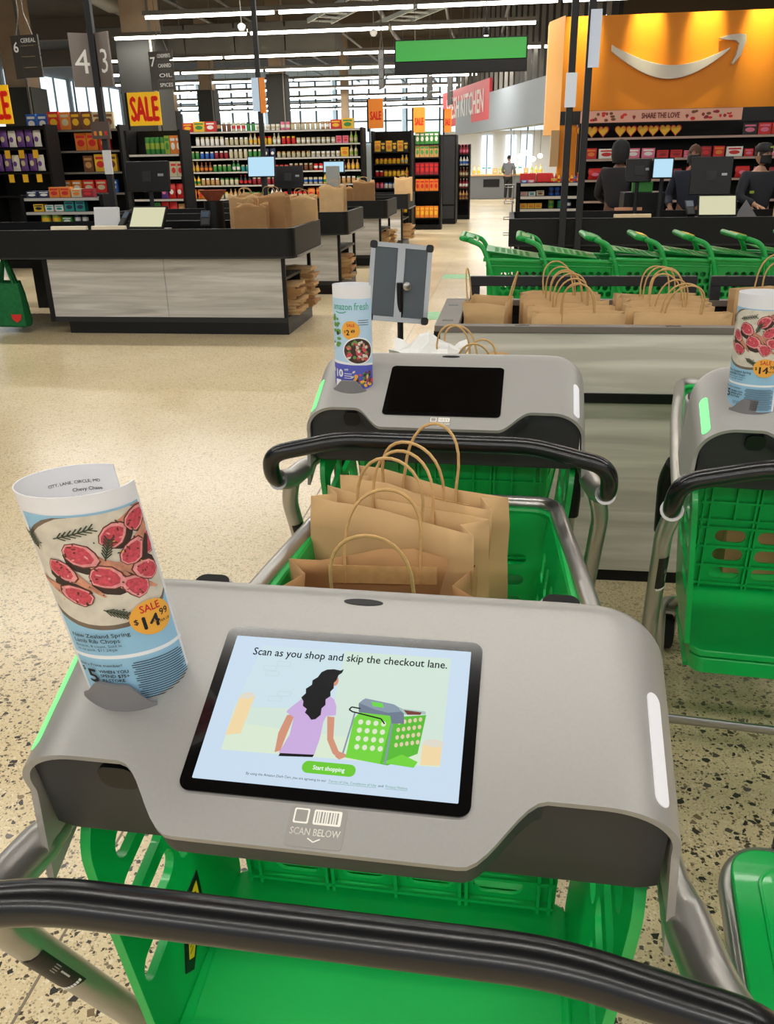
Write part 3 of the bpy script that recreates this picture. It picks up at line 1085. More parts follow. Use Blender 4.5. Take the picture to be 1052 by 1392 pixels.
    for k, (s, sz) in enumerate((('CITY, LANE, CIRCLE, MD', 0.0042), ('Chevy Chase', 0.0048), ('Prices good in-store at the following stores', 0.0050), ('For store locations, hours and other information visit', 0.0042), ('Open Daily 8 AM - 10 PM', 0.0052))):
        D.text(s, 0.112, Hh - 0.018 - k * 0.008, sz, M_INK, 'R', 0.008, w, sx=-1.0 if False else 1.0)
    D.text("Callender's Frozen Dinners", 0.112, Hh - 0.066, 0.010, M_INK, 'R', 0.02, w)
    D.build('inside_page_print', F)
    return F


# ------------------------------------------------------------ paper bags
def make_bag(label, loc, rz, w=0.30, d=0.15, h=0.34, mat_=None, splay=0.0, seed=1, handles=True, group=None, sag=0.0, tilt=0.0, name='paper_bag', hh=0.10):
    rnd = random.Random(seed)
    B = thing(name, label, 'paper bag', loc, rz, group)
    B.rotation_euler = (tilt, 0, rz)
    m = mat_ or M_KRAFT
    # rings of the bag from bottom to mouth; the side gussets fold inwards near the mouth
    nz = 7
    V = []
    ns = 6
    for j in range(nz + 1):
        t = j / nz
        dd = d / 2 * (1 - (0.45 - splay) * t)
        ww = w / 2 * (1 + 0.02 * t)
        gus = 0.42 * d * t * (1 - splay)
        pts = []
        for k in range(ns):
            x = -ww + 2 * ww * k / ns
            pts.append((x, -dd))
        pts.append((ww, -dd))
        pts.append((ww - gus, 0))
        for k in range(ns):
            x = ww - 2 * ww * k / ns
            pts.append((x, dd))
        pts.append((-ww, dd))
        pts.append((-ww + gus, 0))
        for i, (x, y) in enumerate(pts):
            z = h * t
            if t > 0.15:
                x += rnd.uniform(-1, 1) * 0.002
                y += rnd.uniform(-1, 1) * 0.0035
                z += rnd.uniform(-1, 1) * 0.003
            if j == nz:
                z -= sag * (0.5 + 0.5 * math.sin(i * 1.1 + seed))
            V.append((x, y, z))
    n = len(pts)
    F = [tuple(range(n - 1, -1, -1))]
    for j in range(nz):
        for k in range(n):
            l = (k + 1) % n
            F.append((j * n + k, j * n + l, (j + 1) * n + l, (j + 1) * n + k))
    o = MB().add(V, F).build('sack', m, B)
    so = o.modifiers.new('paper', 'SOLIDIFY')
    so.thickness = 0.0016
    so.offset = -1
    for p in o.data.polygons:
        p.use_smooth = True
    for e in o.data.edges:
        e.use_edge_sharp = False
    o.data.set_sharp_from_angle(angle=rad(32))
    if handles:
        dt = d / 2 * (1 - (0.45 - splay))
        for sg in (-1, 1):
            y = sg * (dt - 0.004)
            hx = w * 0.19 + rnd.uniform(-0.006, 0.006)
            up = Vector((rnd.uniform(-0.02, 0.02), sg * 0.012 + rnd.uniform(-0.03, 0.01), hh + rnd.uniform(-0.012, 0.015)))
            mb = MB()
            p = arc_loop((-hx, y, h - 0.012), (hx, y, h - 0.012), up, 14)
            p = [Vector((-hx, y, h - 0.07))] + p + [Vector((hx, y, h - 0.07))]
            q = []
            for i, c in enumerate(p):
                q.append(c)
            mb.tube(q, 0.0031, 6)
            mb.box(-hx - 0.03, hx + 0.03, y - 0.0015, y + 0.0015, h - 0.07, h - 0.035)
            mb.build('twisted_handle', M_CORD, B, True)
    return B
# ------------------------------------------------------------ floor
def floor_material():
    m = bpy.data.materials.new('polished_aggregate_concrete')
    m.use_nodes = True
    nt = m.node_tree
    b = nt.nodes['Principled BSDF']
    N, L = nt.nodes.new, nt.links.new
    tc = N('ShaderNodeTexCoord')
    nz = N('ShaderNodeTexNoise')
    nz.inputs['Scale'].default_value = 0.9
    nz.inputs['Detail'].default_value = 6
    L(tc.outputs['Object'], nz.inputs['Vector'])
    base = N('ShaderNodeValToRGB')
    base.color_ramp.elements[0].position = 0.3
    base.color_ramp.elements[1].position = 0.7
    base.color_ramp.elements[0].color = srgb(216, 195, 152)
    base.color_ramp.elements[1].color = srgb(230, 211, 172)
    L(nz.outputs['Fac'], base.inputs[0])

    def stones(scale, keep, edge, cols, prev, warp, ground=None):
        nw = N('ShaderNodeTexNoise')
        nw.inputs['Scale'].default_value = scale * 1.5
        L(tc.outputs['Object'], nw.inputs['Vector'])
        mx = N('ShaderNodeMixRGB')
        mx.blend_type = 'ADD'
        mx.inputs[0].default_value = warp
        L(tc.outputs['Object'], mx.inputs[1])
        L(nw.outputs['Color'], mx.inputs[2])
        vo = N('ShaderNodeTexVoronoi')
        ve = N('ShaderNodeTexVoronoi')
        ve.feature = 'DISTANCE_TO_EDGE'
        for q in (vo, ve):
            q.inputs['Scale'].default_value = scale
            L(mx.outputs[0], q.inputs['Vector'])
        sep = N('ShaderNodeSeparateColor')
        L(vo.outputs['Color'], sep.inputs[0])
        k1 = N('ShaderNodeMath')
        k1.operation = 'LESS_THAN'
        L(sep.outputs[0], k1.inputs[0])
        k1.inputs[1].default_value = keep
        # the stone keeps clear of its cell border by a margin of its own
        mr = N('ShaderNodeMapRange')
        mr.inputs['To Min'].default_value = edge * 0.5
        mr.inputs['To Max'].default_value = edge * 2.2
        L(sep.outputs[2], mr.inputs['Value'])
        k2 = N('ShaderNodeMath')
        k2.operation = 'GREATER_THAN'
        L(ve.outputs['Distance'], k2.inputs[0])
        L(mr.outputs[0], k2.inputs[1])
        k3 = N('ShaderNodeMath')
        k3.operation = 'MULTIPLY'
        L(k1.outputs[0], k3.inputs[0])
        L(k2.outputs[0], k3.inputs[1])
        if ground is not None:
            k4 = N('ShaderNodeMath')
            k4.operation = 'MULTIPLY'
            L(k3.outputs[0], k4.inputs[0])
            L(ground, k4.inputs[1])
            k3 = k4
        cr = N('ShaderNodeValToRGB')
        cr.color_ramp.interpolation = 'CONSTANT'
        while len(cr.color_ramp.elements) < len(cols):
            cr.color_ramp.elements.new(1.0)
        for i, (p, cc) in enumerate(cols):
            cr.color_ramp.elements[i].position = p
            cr.color_ramp.elements[i].color = cc
        L(sep.outputs[1], cr.inputs[0])
        mix = N('ShaderNodeMixRGB')
        L(k3.outputs[0], mix.inputs[0])
        L(prev, mix.inputs[1])
        L(cr.outputs[0], mix.inputs[2])
        return mix.outputs[0]
    dk = srgb(58, 54, 50)
    # the bay by the entrance was ground deeper: more of the aggregate shows there
    sx = N('ShaderNodeSeparateXYZ')
    L(tc.outputs['Object'], sx.inputs[0])
    gn = N('ShaderNodeMath')
    gn.operation = 'MULTIPLY_ADD'
    L(nz.outputs['Fac'], gn.inputs[0])
    gn.inputs[1].default_value = 1.4
    L(sx.outputs['Y'], gn.inputs[2])
    gr = N('ShaderNodeMapRange')
    gr.inputs['From Min'].default_value = 2.6
    gr.inputs['From Max'].default_value = 3.8
    gr.inputs['To Min'].default_value = 1.0
    gr.inputs['To Max'].default_value = 0.22
    L(gn.outputs[0], gr.inputs['Value'])
    GR = gr.outputs[0]
    c = stones(240, 0.30, 0.05, [(0.0, srgb(192, 172, 136)), (0.45, srgb(234, 218, 188)), (0.75, srgb(160, 142, 114))], base.outputs[0], 0.002)
    c = stones(125, 0.2, 0.07, [(0.0, srgb(84, 74, 62)), (0.3, srgb(134, 116, 92)), (0.6, srgb(100, 90, 76)), (0.8, srgb(232, 218, 192))], c, 0.003, GR)
    c = stones(62, 0.17, 0.10, [(0.0, dk), (0.35, srgb(96, 88, 80)), (0.6, srgb(66, 60, 56)), (0.85, srgb(134, 112, 84))], c, 0.006, GR)
    L(c, b.inputs['Base Color'])
    b.inputs['Roughness'].default_value = 0.22
    b.inputs['Specular IOR Level'].default_value = 0.55
    rn = N('ShaderNodeMapRange')
    rn.inputs['To Min'].default_value = 0.16
    rn.inputs['To Max'].default_value = 0.30
    L(nz.outputs['Fac'], rn.inputs['Value'])
    L(rn.outputs[0], b.inputs['Roughness'])
    return m


fl = MB().box(-22, 14, -8, 60, -0.2, 0.0).build('floor', floor_material())
fl['kind'] = 'structure'
joint = mat('joint_filler', (128, 116, 96), 0.6)
for k, (x0, x1, y0, y1) in enumerate(((-0.905, -0.899, -8, 60), (-5.405, -5.399, -8, 60))):
    MB().box(x0, x1, y0, y1, -0.001, 0.0008).build('control_joint', joint, fl)

# ------------------------------------------------------------ the three smart carts, their flyers and the bags in them
CARTS = [((-0.142, 0.654), rad(-1.5), 'nearest smart cart with lit tablet screen and rolled lamb chop flyer on its console', True),
         ((-0.128, 1.878), rad(-1.9), 'smart cart with dark screen parked right ahead of the lit one', False),
         ((0.723, 1.755), rad(-5.04), 'smart cart cut off by the right edge, green light strip on its shoulder', False)]
carts = [make_smart_cart(lab, xy, rz, lit) for xy, rz, lab, lit in CARTS]


def in_cart(i, p):
    (x, y), rz = CARTS[i][0], CARTS[i][1]
    c, s = math.cos(rz), math.sin(rz)
    return (x + c * p[0] - s * p[1], y + s * p[0] + c * p[1], p[2])


def con_z(v):
    return ZG + v * ST


make_flyer('rolled lamb chop flyer standing in the nearest cart console', in_cart(0, (-0.212, 0.034, con_z(0.0) - 0.002)), rad(17), 'lamb', (-0.030, -0.012), 0.052, 0.040, top=(1.03, 1.1))
make_flyer('rolled flyer with purple ten dollar corner in the second cart console', in_cart(1, (-0.212, 0.034, con_z(0.0) - 0.002)), rad(-14), 'fresh', (-0.002, 0.006), 0.048, 0.038, 0.232)
make_flyer('rolled lamb chop flyer in the right hand cart console', in_cart(2, (-0.205, 0.034, con_z(0.0) - 0.002)), rad(-42), 'lamb', (-0.006, 0.0), 0.051, 0.049, 0.232)

GB = 'brown paper bags in the nearest cart'
zb = 0.507
make_bag('tall brown paper bag at the back of the nearest cart basket', in_cart(0, (-0.03, 0.895, zb)), rad(-27), 0.345, 0.11, 0.45, M_KRAFT, 0.05, 3, group=GB, sag=0.01, hh=0.115)
make_bag('wide upright brown paper bag in the middle of the nearest cart basket', in_cart(0, (-0.065, 0.785, zb)), rad(-25), 0.35, 0.10, 0.445, M_KRAFT, 0.0, 8, group=GB, sag=0.006, hh=0.105)
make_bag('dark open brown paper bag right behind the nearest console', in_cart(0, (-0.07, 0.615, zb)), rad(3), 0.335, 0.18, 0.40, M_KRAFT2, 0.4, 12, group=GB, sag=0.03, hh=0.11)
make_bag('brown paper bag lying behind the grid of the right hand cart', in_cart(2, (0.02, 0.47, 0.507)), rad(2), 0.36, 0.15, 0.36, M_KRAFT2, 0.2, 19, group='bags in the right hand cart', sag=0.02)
# ------------------------------------------------------------ store materials
def wood_material(name, c0, c1, scale=3.0, along='x'):
    m = bpy.data.materials.new(name)
    m.use_nodes = True
    nt = m.node_tree
    b = nt.nodes['Principled BSDF']
    N, L = nt.nodes.new, nt.links.new
    tc = N('ShaderNodeTexCoord')
    mp = N('ShaderNodeMapping')
    mp.inputs['Scale'].default_value = (0.35, 6, 6)
    nz = N('ShaderNodeTexNoise')
    nz.inputs['Scale'].default_value = scale
    nz.inputs['Detail'].default_value = 7
    nz.inputs['Distortion'].default_value = 0.8
    cr = N('ShaderNodeValToRGB')
    cr.color_ramp.elements[0].position = 0.32
    cr.color_ramp.elements[1].position = 0.68
    cr.color_ramp.elements[0].color = c0
    cr.color_ramp.elements[1].color = c1
    L(tc.outputs['Object'], mp.inputs[0])
    L(mp.outputs[0], nz.inputs['Vector'])
    L(nz.outputs['Fac'], cr.inputs[0])
    L(cr.outputs[0], b.inputs['Base Color'])
    b.inputs['Roughness'].default_value = 0.5
    return m


M_WOOD = wood_material('grey_oak_laminate', srgb(188, 183, 171), srgb(226, 221, 209))
M_WOOD2 = wood_material('grey_oak_laminate_light', srgb(166, 163, 158), srgb(206, 203, 198))
M_RIM = mat('rim_taupe', (112, 104, 96), 0.5)
M_CTR = mat('counter_black', (13, 14, 16), 0.5, var=0.03, scale=4, spec=0.3)
M_CTR2 = mat('counter_edge_brown', (64, 58, 54), 0.5)
M_SHELF = mat('shelf_black', (11, 11, 12), 0.55, spec=0.25)
M_RAIL = mat('price_rail', (196, 192, 184), 0.5)
M_ORANGE = mat('orange_paint', (248, 150, 6), 0.55, var=0.03, scale=2)
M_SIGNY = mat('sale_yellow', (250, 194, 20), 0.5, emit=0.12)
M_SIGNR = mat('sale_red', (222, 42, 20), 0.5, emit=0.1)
M_CONC = mat('column_concrete', (150, 128, 104), 0.8, var=0.1, scale=3)
M_CLAD = mat('column_cladding', (52, 52, 49), 0.7, spec=0.25)
M_TUBE = mat('tube_light', (255, 252, 240), 0.4, emit=9.0)
M_WIN = mat('bright_window', (226, 240, 248), 0.4, emit=1.05)
M_CEIL = mat('ceiling_dark', (66, 58, 48), 0.9, var=0.25, scale=1.2)
M_DUCT = mat('duct_steel', (120, 116, 108), 0.5, metal=0.5, var=0.08, scale=2)
M_WALLG = mat('wall_grey', (150, 156, 162), 0.7, var=0.03, scale=2)
M_SCR = screen_mat('monitor_screen', (186, 226, 246), 0.9)
M_FLOORG = mat('floor_sticker_green', (120, 190, 130), 0.4, var=0.15, scale=12)

ORD = ['first', 'second', 'third', 'fourth', 'fifth', 'sixth', 'seventh', 'eighth', 'ninth', 'tenth', 'eleventh', 'twelfth', 'thirteenth', 'fourteenth', 'fifteenth', 'sixteenth', 'seventeenth', 'eighteenth', 'nineteenth', 'twentieth',
       '21st', '22nd', '23rd', '24th', '25th', '26th', '27th', '28th', '29th', '30th', '31st', '32nd', '33rd', '34th', '35th', '36th', '37th', '38th', '39th', '40th']


def structure(o):
    o['kind'] = 'structure'
    return o


# ------------------------------------------------------------ ceiling, far walls, windows, columns
structure(MB().box(-22, 14, -8, 60, 6.4, 6.6).build('ceiling', M_CEIL))
wb = structure(MB().box(-22, 14, 52, 52.3, 0, 6.4).build('wall_back', mat('wall_pale', (206, 214, 216), 0.8)))
mul = mat('mullion', (120, 124, 126), 0.5)
for k in range(9):
    x = -21.6 + 3.95 * k
    wn = structure(MB().box(x, x + 3.7, 51.8, 51.95, 2.6, 5.9).build('window_%d' % (k + 1), M_WIN))
    for j in range(4):
        MB().box(x + 0.92 * j, x + 0.92 * j + 0.08, 51.7, 51.8, 2.6, 5.9).build('mullion', mul, wn)
    for z in (2.6, 3.7, 4.8, 5.8):
        MB().box(x, x + 3.7, 51.7, 51.79, z, z + 0.07).build('transom', mul, wn)
wl = structure(MB().box(-22.3, -22, -8, 52, 0, 6.4).build('wall_left', M_WALLG))
for k in range(6):
    y = 14 + 6.2 * k
    wn = structure(MB().box(-21.98, -21.9, y, y + 5.6, 2.4, 5.6).build('window_%d' % (k + 10), M_WIN))
    for j in range(5):
        MB().box(-21.9, -21.84, y + 1.38 * j, y + 1.38 * j + 0.08, 2.4, 5.6).build('mullion', mul, wn)
structure(MB().box(14, 14.3, -8, 52, 0, 6.4).build('wall_right', M_WALLG))

# columns
for k, (x, y, w, h0) in enumerate(((-8.8, 22, 0.95, 4.4), (-7.55, 30, 0.62, 4.25), (-6.6, 37, 0.4, 3.1), (-12.0, 22, 0.8, 3.4), (-10.6, 32, 0.6, 4.0), (-13.5, 36, 0.6, 3.6))):
    lab = ['widest dark clad column behind the aisle seven sign', 'dark clad column topped by brown concrete near the middle aisles', 'slim brown column standing left of the orange end signs',
           'dark clad column behind the left cereal shelves', 'column seen between the left hanging tubes', 'farthest column by the left windows'][k]
    c = thing('store_column', lab, 'column', (x, y, 0), 0, 'ceiling columns')
    MB().box(-w / 2, w / 2, -w / 2, w / 2, 0, h0).build('cladding', M_CLAD, c, bevel=0.02)
    MB().box(-w * 0.36, w * 0.36, -w * 0.36, w * 0.36, h0, 6.4).build('shaft', M_CONC, c)
    MB().box(w * 0.40, w * 0.46, -w / 2 - 0.05, -w / 2 - 0.01, 0.1, 6.3).build('conduit', M_DUCT, c)

# tube light rows
TUBE_ROWS = [(18.2, -7.2, 3.5), (20.8, -9.0, 0.5), (25.0, -11.0, 2.0), (28.6, -13.0, -2.2), (32.0, -14.0, -1.0), (36.0, -15.5, -1.0), (40.5, -16, -3.0), (45.0, -17, -3.5), (49.0, -18, -3.5), (14.2, -9.0, -5.2), (5.6, -6, 6), (1.6, -6, 6), (-2.4, -6, 6), (9.6, -2.0, 6)]
far_rows = sorted(r[0] for r in TUBE_ROWS if r[0] > 12)
for (y, x0, x1) in TUBE_ROWS:
    cnt = max(1, round((x1 - x0) / (3.0 if y > 12 else 6)))
    L = (x1 - x0) / cnt
    for i in range(cnt):
        a = x0 + L * i
        if y > 12:
            lab = '%s tube from the left in the %s row of ceiling lights from the front' % (ORD[i], ORD[far_rows.index(y)])
        else:
            lab = 'overhead tube light above the carts'
        t = thing('tube_light', lab, 'light', (a, y, 4.25), 0, 'linear ceiling lights' if y > 12 else 'tube lights above the carts')
        MB().tube([(0.05, 0, 0), (L - 0.05, 0, 0)], 0.032 if y > 12 else 0.028, 8).build('tube', M_TUBE, t, True)
        MB().box(0, L - 0.02, -0.045, 0.045, 0.03, 0.11).build('housing', M_DUCT, t)
        MB().tube([(L / 2, 0, 0.1), (L / 2, 0, 2.14)], 0.008, 5).build('hanger', M_DUCT, t)

# beams, ducts, pipes
for k, y in enumerate((16, 24, 32, 40)):
    structure(MB().box(-22, 14, y, y + 0.35, 5.75, 6.4).build('trim_%d' % (k + 1), mat('beam_brown', (92, 80, 66), 0.8)))
dk = thing('air_duct', 'large galvanised air duct crossing above the middle aisles', 'duct', (0, 27, 0))
for k in range(5):
    MB().box(-12.5 + 1.5 * k, -11.03 + 1.5 * k, 0, 1.1, 4.55, 5.35).build('duct_section', M_DUCT, dk, bevel=0.02)
dk = thing('air_duct', 'round air duct running along the upper left ceiling', 'duct', (-8.9, 12.0, 5.3))
for k in range(5):
    MB().tube([(-0.35 * k, 3.0 * k, 0.05 * k), (-0.35 * (k + 0.97), 3.0 * (k + 0.97), 0.05 * k)], 0.22, 14).build('duct_section', M_DUCT, dk, True)
for k, (x, z, r) in enumerate(((-9.2, 5.95, 0.05), (-4.6, 5.4, 0.04), (-2.9, 5.25, 0.06), (-1.2, 5.5, 0.05), (0.4, 5.0, 0.04), (-7.2, 5.6, 0.04))):
    tag(MB().tube([(x, 10, z), (x - 0.8, 30, z), (x - 0.9, 50, z)], r, 8).build('ceiling_pipe', M_DUCT, None, True), '%s thin pipe from the left under the dark ceiling' % ORD[(0, 2, 3, 4, 5, 1)[k]], 'pipe', 'ceiling pipes')
for k, (x, y) in enumerate(((-3.5, 21.0), (-2.2, 22.4))):
    t = thing('skylight_grille', ['pale slatted cable tray slanting across the ceiling', 'second pale cable tray nearer the green sign'][k], 'cable tray', (x, y, 4.75), rad(28))
    for j in range(9):
        MB().box(-0.28, 0.28, -2.4 + 0.6 * j, -2.3 + 0.6 * j, 0, 0.03).build('rung', mat('tray_pale', (176, 184, 184), 0.5), t)
    for s in (-1, 1):
        MB().box(s * 0.3 - 0.02, s * 0.3 + 0.02, -2.5, 2.6, -0.02, 0.08).build('side_rail', MATS['tray_pale'], t)
# bulkhead over the kitchen with steel studs above
bh = structure(MB().prism([(1.9, 20.5), (-1.95, 33.2), (-1.75, 33.4), (2.3, 20.8)], lambda u, v, w: (u, v, w), 2.42, 3.5).build('trim_5', mat('bulkhead_grey', (146, 154, 162), 0.6)))
for k in range(26):
    t = k / 25
    MB().box(-0.05, 0.05, -0.05, 0.05, 3.5, 6.3, Matrix.Translation((1.95 - 3.8 * t, 20.75 + 12.5 * t, 0))).build('steel_stud', M_DUCT, bh)
structure(MB().prism([(2.2, 21.2), (-1.7, 33.6), (-1.6, 33.7), (2.3, 21.3)], XYZ, 3.5, 6.3).build('trim_6', mat('dark_soffit', (44, 42, 42), 0.8)))

# ------------------------------------------------------------ box stand for paper bags
bs = thing('bag_bin', 'long grey oak bin with black base behind the carts, filled with paper bags', 'bin', (0, 3.05, 0))
BX0, BX1, BD = -0.245, 1.75, 0.66
for k, (a, b) in enumerate(((BX0 + 0.02, 0.86), (0.862, BX1 - 0.02))):
    MB().box(a, b, 0.0, 0.018, 0.762, 0.975).build('upper_panel', M_WOOD, bs, bevel=0.002)
    MB().box(a, b, 0.02, 0.038, 0.05, 0.728).build('lower_panel', M_WOOD, bs, bevel=0.002)
MB().box(BX0, BX1, -0.006, 0.03, 0.728, 0.762).build('band', M_BLACK, bs)
MB().box(BX0 + 0.01, BX1, 0.03, BD, 0.0, 0.05).build('kick', M_MATTE, bs)
MB().box(BX0 - 0.002, BX0 + 0.018, -0.004, BD, 0.05, 0.98).build('corner_side', M_MATTE, bs)
MB().box(BX1 - 0.018, BX1, 0, BD, 0.05, 0.98).build('corner_side', M_MATTE, bs)
MB().box(BX0, BX1, BD - 0.02, BD, 0.05, 0.98).build('back_panel', M_MATTE, bs)
MB().box(BX0 + 0.02, BX1 - 0.02, 0.04, BD - 0.02, 0.62, 0.64).build('inner_floor', M_MATTE, bs)
for nm, q in (('rim_board', (BX0, BX1, -0.004, 0.045)), ('rim_board', (BX0, BX1, BD - 0.045, BD)), ('rim_board', (BX0, BX0 + 0.085, 0.045, BD - 0.045)), ('rim_board', (BX1 - 0.06, BX1, 0.045, BD - 0.045))):
    MB().box(*q, 0.976, 1.0).build(nm, M_RIM, bs, bevel=0.002)
for x in (0.04, 0.56, 1.1):
    MB().box(x, x + 0.05, 0.012, 0.03, 0.995, 1.0012).build('latch', M_BLACK, bs)
for y in (0.10, 0.46):
    MB().box(BX0 + 0.02, BX0 + 0.06, y, y + 0.03, 0.995, 1.0012).build('latch', M_BLACK, bs)
for k, (a, b) in enumerate(((-0.145, 0.775), (0.83, 1.75))):
    r = thing('guard_rail', ['black guard rail on the bin left section', 'black guard rail on the bin right section'][k], 'rail', (0, 3.05 + BD - 0.022, 1.0), 0, 'black rails behind the paper bags')
    MB().box(a, b, -0.015, 0.015, 0.055, 0.095).build('top_rail', M_DKGREY, r, bevel=0.003)
    MB().box(a, a + 0.04, -0.015, 0.015, 0.0, 0.055).build('rail_post', M_DKGREY, r)
    MB().box(b - 0.045, b, -0.015, 0.015, 0.0, 0.055).build('rail_post', M_DKGREY, r)
GBN = 'paper bags standing in the oak bin'
binbags = [(-0.06, 3.42, 82, 0.24, 0.13, 0.40, 'single paper bag at the left end of the oak bin', 0.7),
           (0.22, 3.56, 3, 0.31, 0.09, 0.405, 'rearmost bag of the left cluster in the oak bin', 0.3), (0.24, 3.44, -4, 0.32, 0.08, 0.395, 'second rearmost bag of the left cluster in the oak bin', 0.2),
           (0.25, 3.34, 2, 0.32, 0.08, 0.39, 'third bag from the back in the left cluster of the oak bin', 0.2), (0.27, 3.22, -3, 0.33, 0.08, 0.385, 'front bag of the left cluster in the oak bin', 0.2),
           (0.60, 3.56, 4, 0.32, 0.09, 0.40, 'rearmost bag of the middle cluster in the oak bin', 0.3), (0.62, 3.45, -2, 0.32, 0.08, 0.395, 'second rearmost bag of the middle cluster in the oak bin', 0.2),
           (0.61, 3.34, 3, 0.32, 0.08, 0.39, 'third bag from the back in the middle cluster of the oak bin', 0.2), (0.64, 3.23, -3, 0.33, 0.08, 0.385, 'front bag of the middle cluster in the oak bin', 0.2),
           (1.03, 3.52, 2, 0.30, 0.12, 0.43, 'taller bag right of the middle cluster behind the flyer', 0.2), (1.05, 3.30, -2, 0.30, 0.1, 0.42, 'bag in front of the taller one behind the right flyer', 0.2)]
for k, (x, y, a, w, d, h, lab, spl) in enumerate(binbags):
    make_bag(lab, (x, y, 0.642), rad(a), w, d, h, M_KRAFT, spl, 40 + k, group=GBN, sag=0.008, hh=0.115)
# bag and tissue in the second cart
make_bag('slumped brown paper bag in the second cart basket', in_cart(1, (-0.04, 0.80, 0.507)), rad(-12), 0.30, 0.12, 0.475, M_KRAFT, 0.3, 71, sag=0.03, group='bags in the second cart', hh=0.10)
make_bag('brown paper bag under the right end of the second console', in_cart(1, (0.03, 0.62, 0.507)), rad(-5), 0.24, 0.10, 0.46, M_KRAFT2, 0.2, 75, sag=0.02, group='bags in the second cart', hh=0.09)
mb = MB()
rnd = random.Random(5)
V, F = [], []
for j in range(9):
    for i in range(9):
        u, v = i / 8 - 0.5, j / 8 - 0.5
        V.append((u * 0.24, v * 0.16, 0.05 * math.cos(u * 5) * math.cos(v * 4) + rnd.uniform(-0.012, 0.012)))
for j in range(8):
    for i in range(8):
        F.append((j * 9 + i, j * 9 + i + 1, j * 9 + i + 10, j * 9 + i + 9))
tis = mb.add(V, F).build('tissue_sheet', mat('white_tissue', (236, 236, 234), 0.8), None)
tis.location = in_cart(1, (-0.13, 0.80, 0.985))
tis.modifiers.new('paper', 'SOLIDIFY').thickness = 0.002
tag(tis, 'crumpled white tissue paper lying on the bag in the second cart', 'tissue')

# ------------------------------------------------------------ sign stand seen from behind
ss = thing('sign_stand', 'black floor sign stand turned away, grey back with silver frame', 'sign', (-0.555, 4.6, 0), rad(12))
MB().lathe([(0.17, 0), (0.17, 0.012), (0.16, 0.02), (0.02, 0.03)], 28).build('base', M_BLACK, ss, True)
MB().tube([(0, 0, 0.02), (0, 0, 0.95)], 0.0165, 12).build('pole', M_BLACK, ss, True)
MS = Matrix.Translation((0.0, 0.03, 0.945)) @ Matrix.Rotation(rad(-14), 4, 'X') @ Matrix.Rotation(rad(6), 4, 'Y')
MB().box(-0.145, 0.145, 0, 0.008, -0.19, 0.19, MS).build('back_board', mat('board_slate', (78, 88, 96), 0.5), ss)
silver = mat('anodised_silver', (150, 154, 158), 0.35, metal=0.7)
for q in ((-0.165, -0.14, -0.185, 0.185), (0.14, 0.165, -0.185, 0.185), (-0.145, 0.145, 0.18, 0.205), (-0.145, 0.145, -0.205, -0.18)):
    MB().box(q[0], q[1], -0.005, 0.014, q[2], q[3], MS).build('frame_bar', silver, ss)
MB().box(-0.02, 0.02, -0.009, 0.0, -0.185, 0.185, MS).build('centre_bar', silver, ss)
for sx_ in (-1, 1):
    for sz_ in (-1, 1):
        MB().prism(rrect(0.04, 0.04, 0.014, sx_ * 0.15, sz_ * 0.19), lambda u, v, w: tuple(MS @ Vector((u, w, v))), -0.008, 0.017).build('corner_cap', M_BLACK, ss)
MB().lathe([(0.016, 0), (0.022, 0.006), (0.022, 0.018), (0.012, 0.024)], 12, M=Matrix.Translation((0.035, -0.02, 0.935)) @ Matrix.Rotation(pi / 2, 4, 'X')).build('clamp_knob', M_METAL, ss, True)

# ------------------------------------------------------------ green plastic carts nested in a row
def round_holes(x0, x1, z0, z1, r, dx, dz):
    hs = []
    j = 0
    z = z0
    while z <= z1 + 1e-6:
        x = x0 + (dx / 2 if j % 2 else 0)
        while x <= x1 + 1e-6:
            hs.append(ell(x, z, r, r, 6, pi / 6))
            x += dx
        z += dz
        j += 1
    return hs


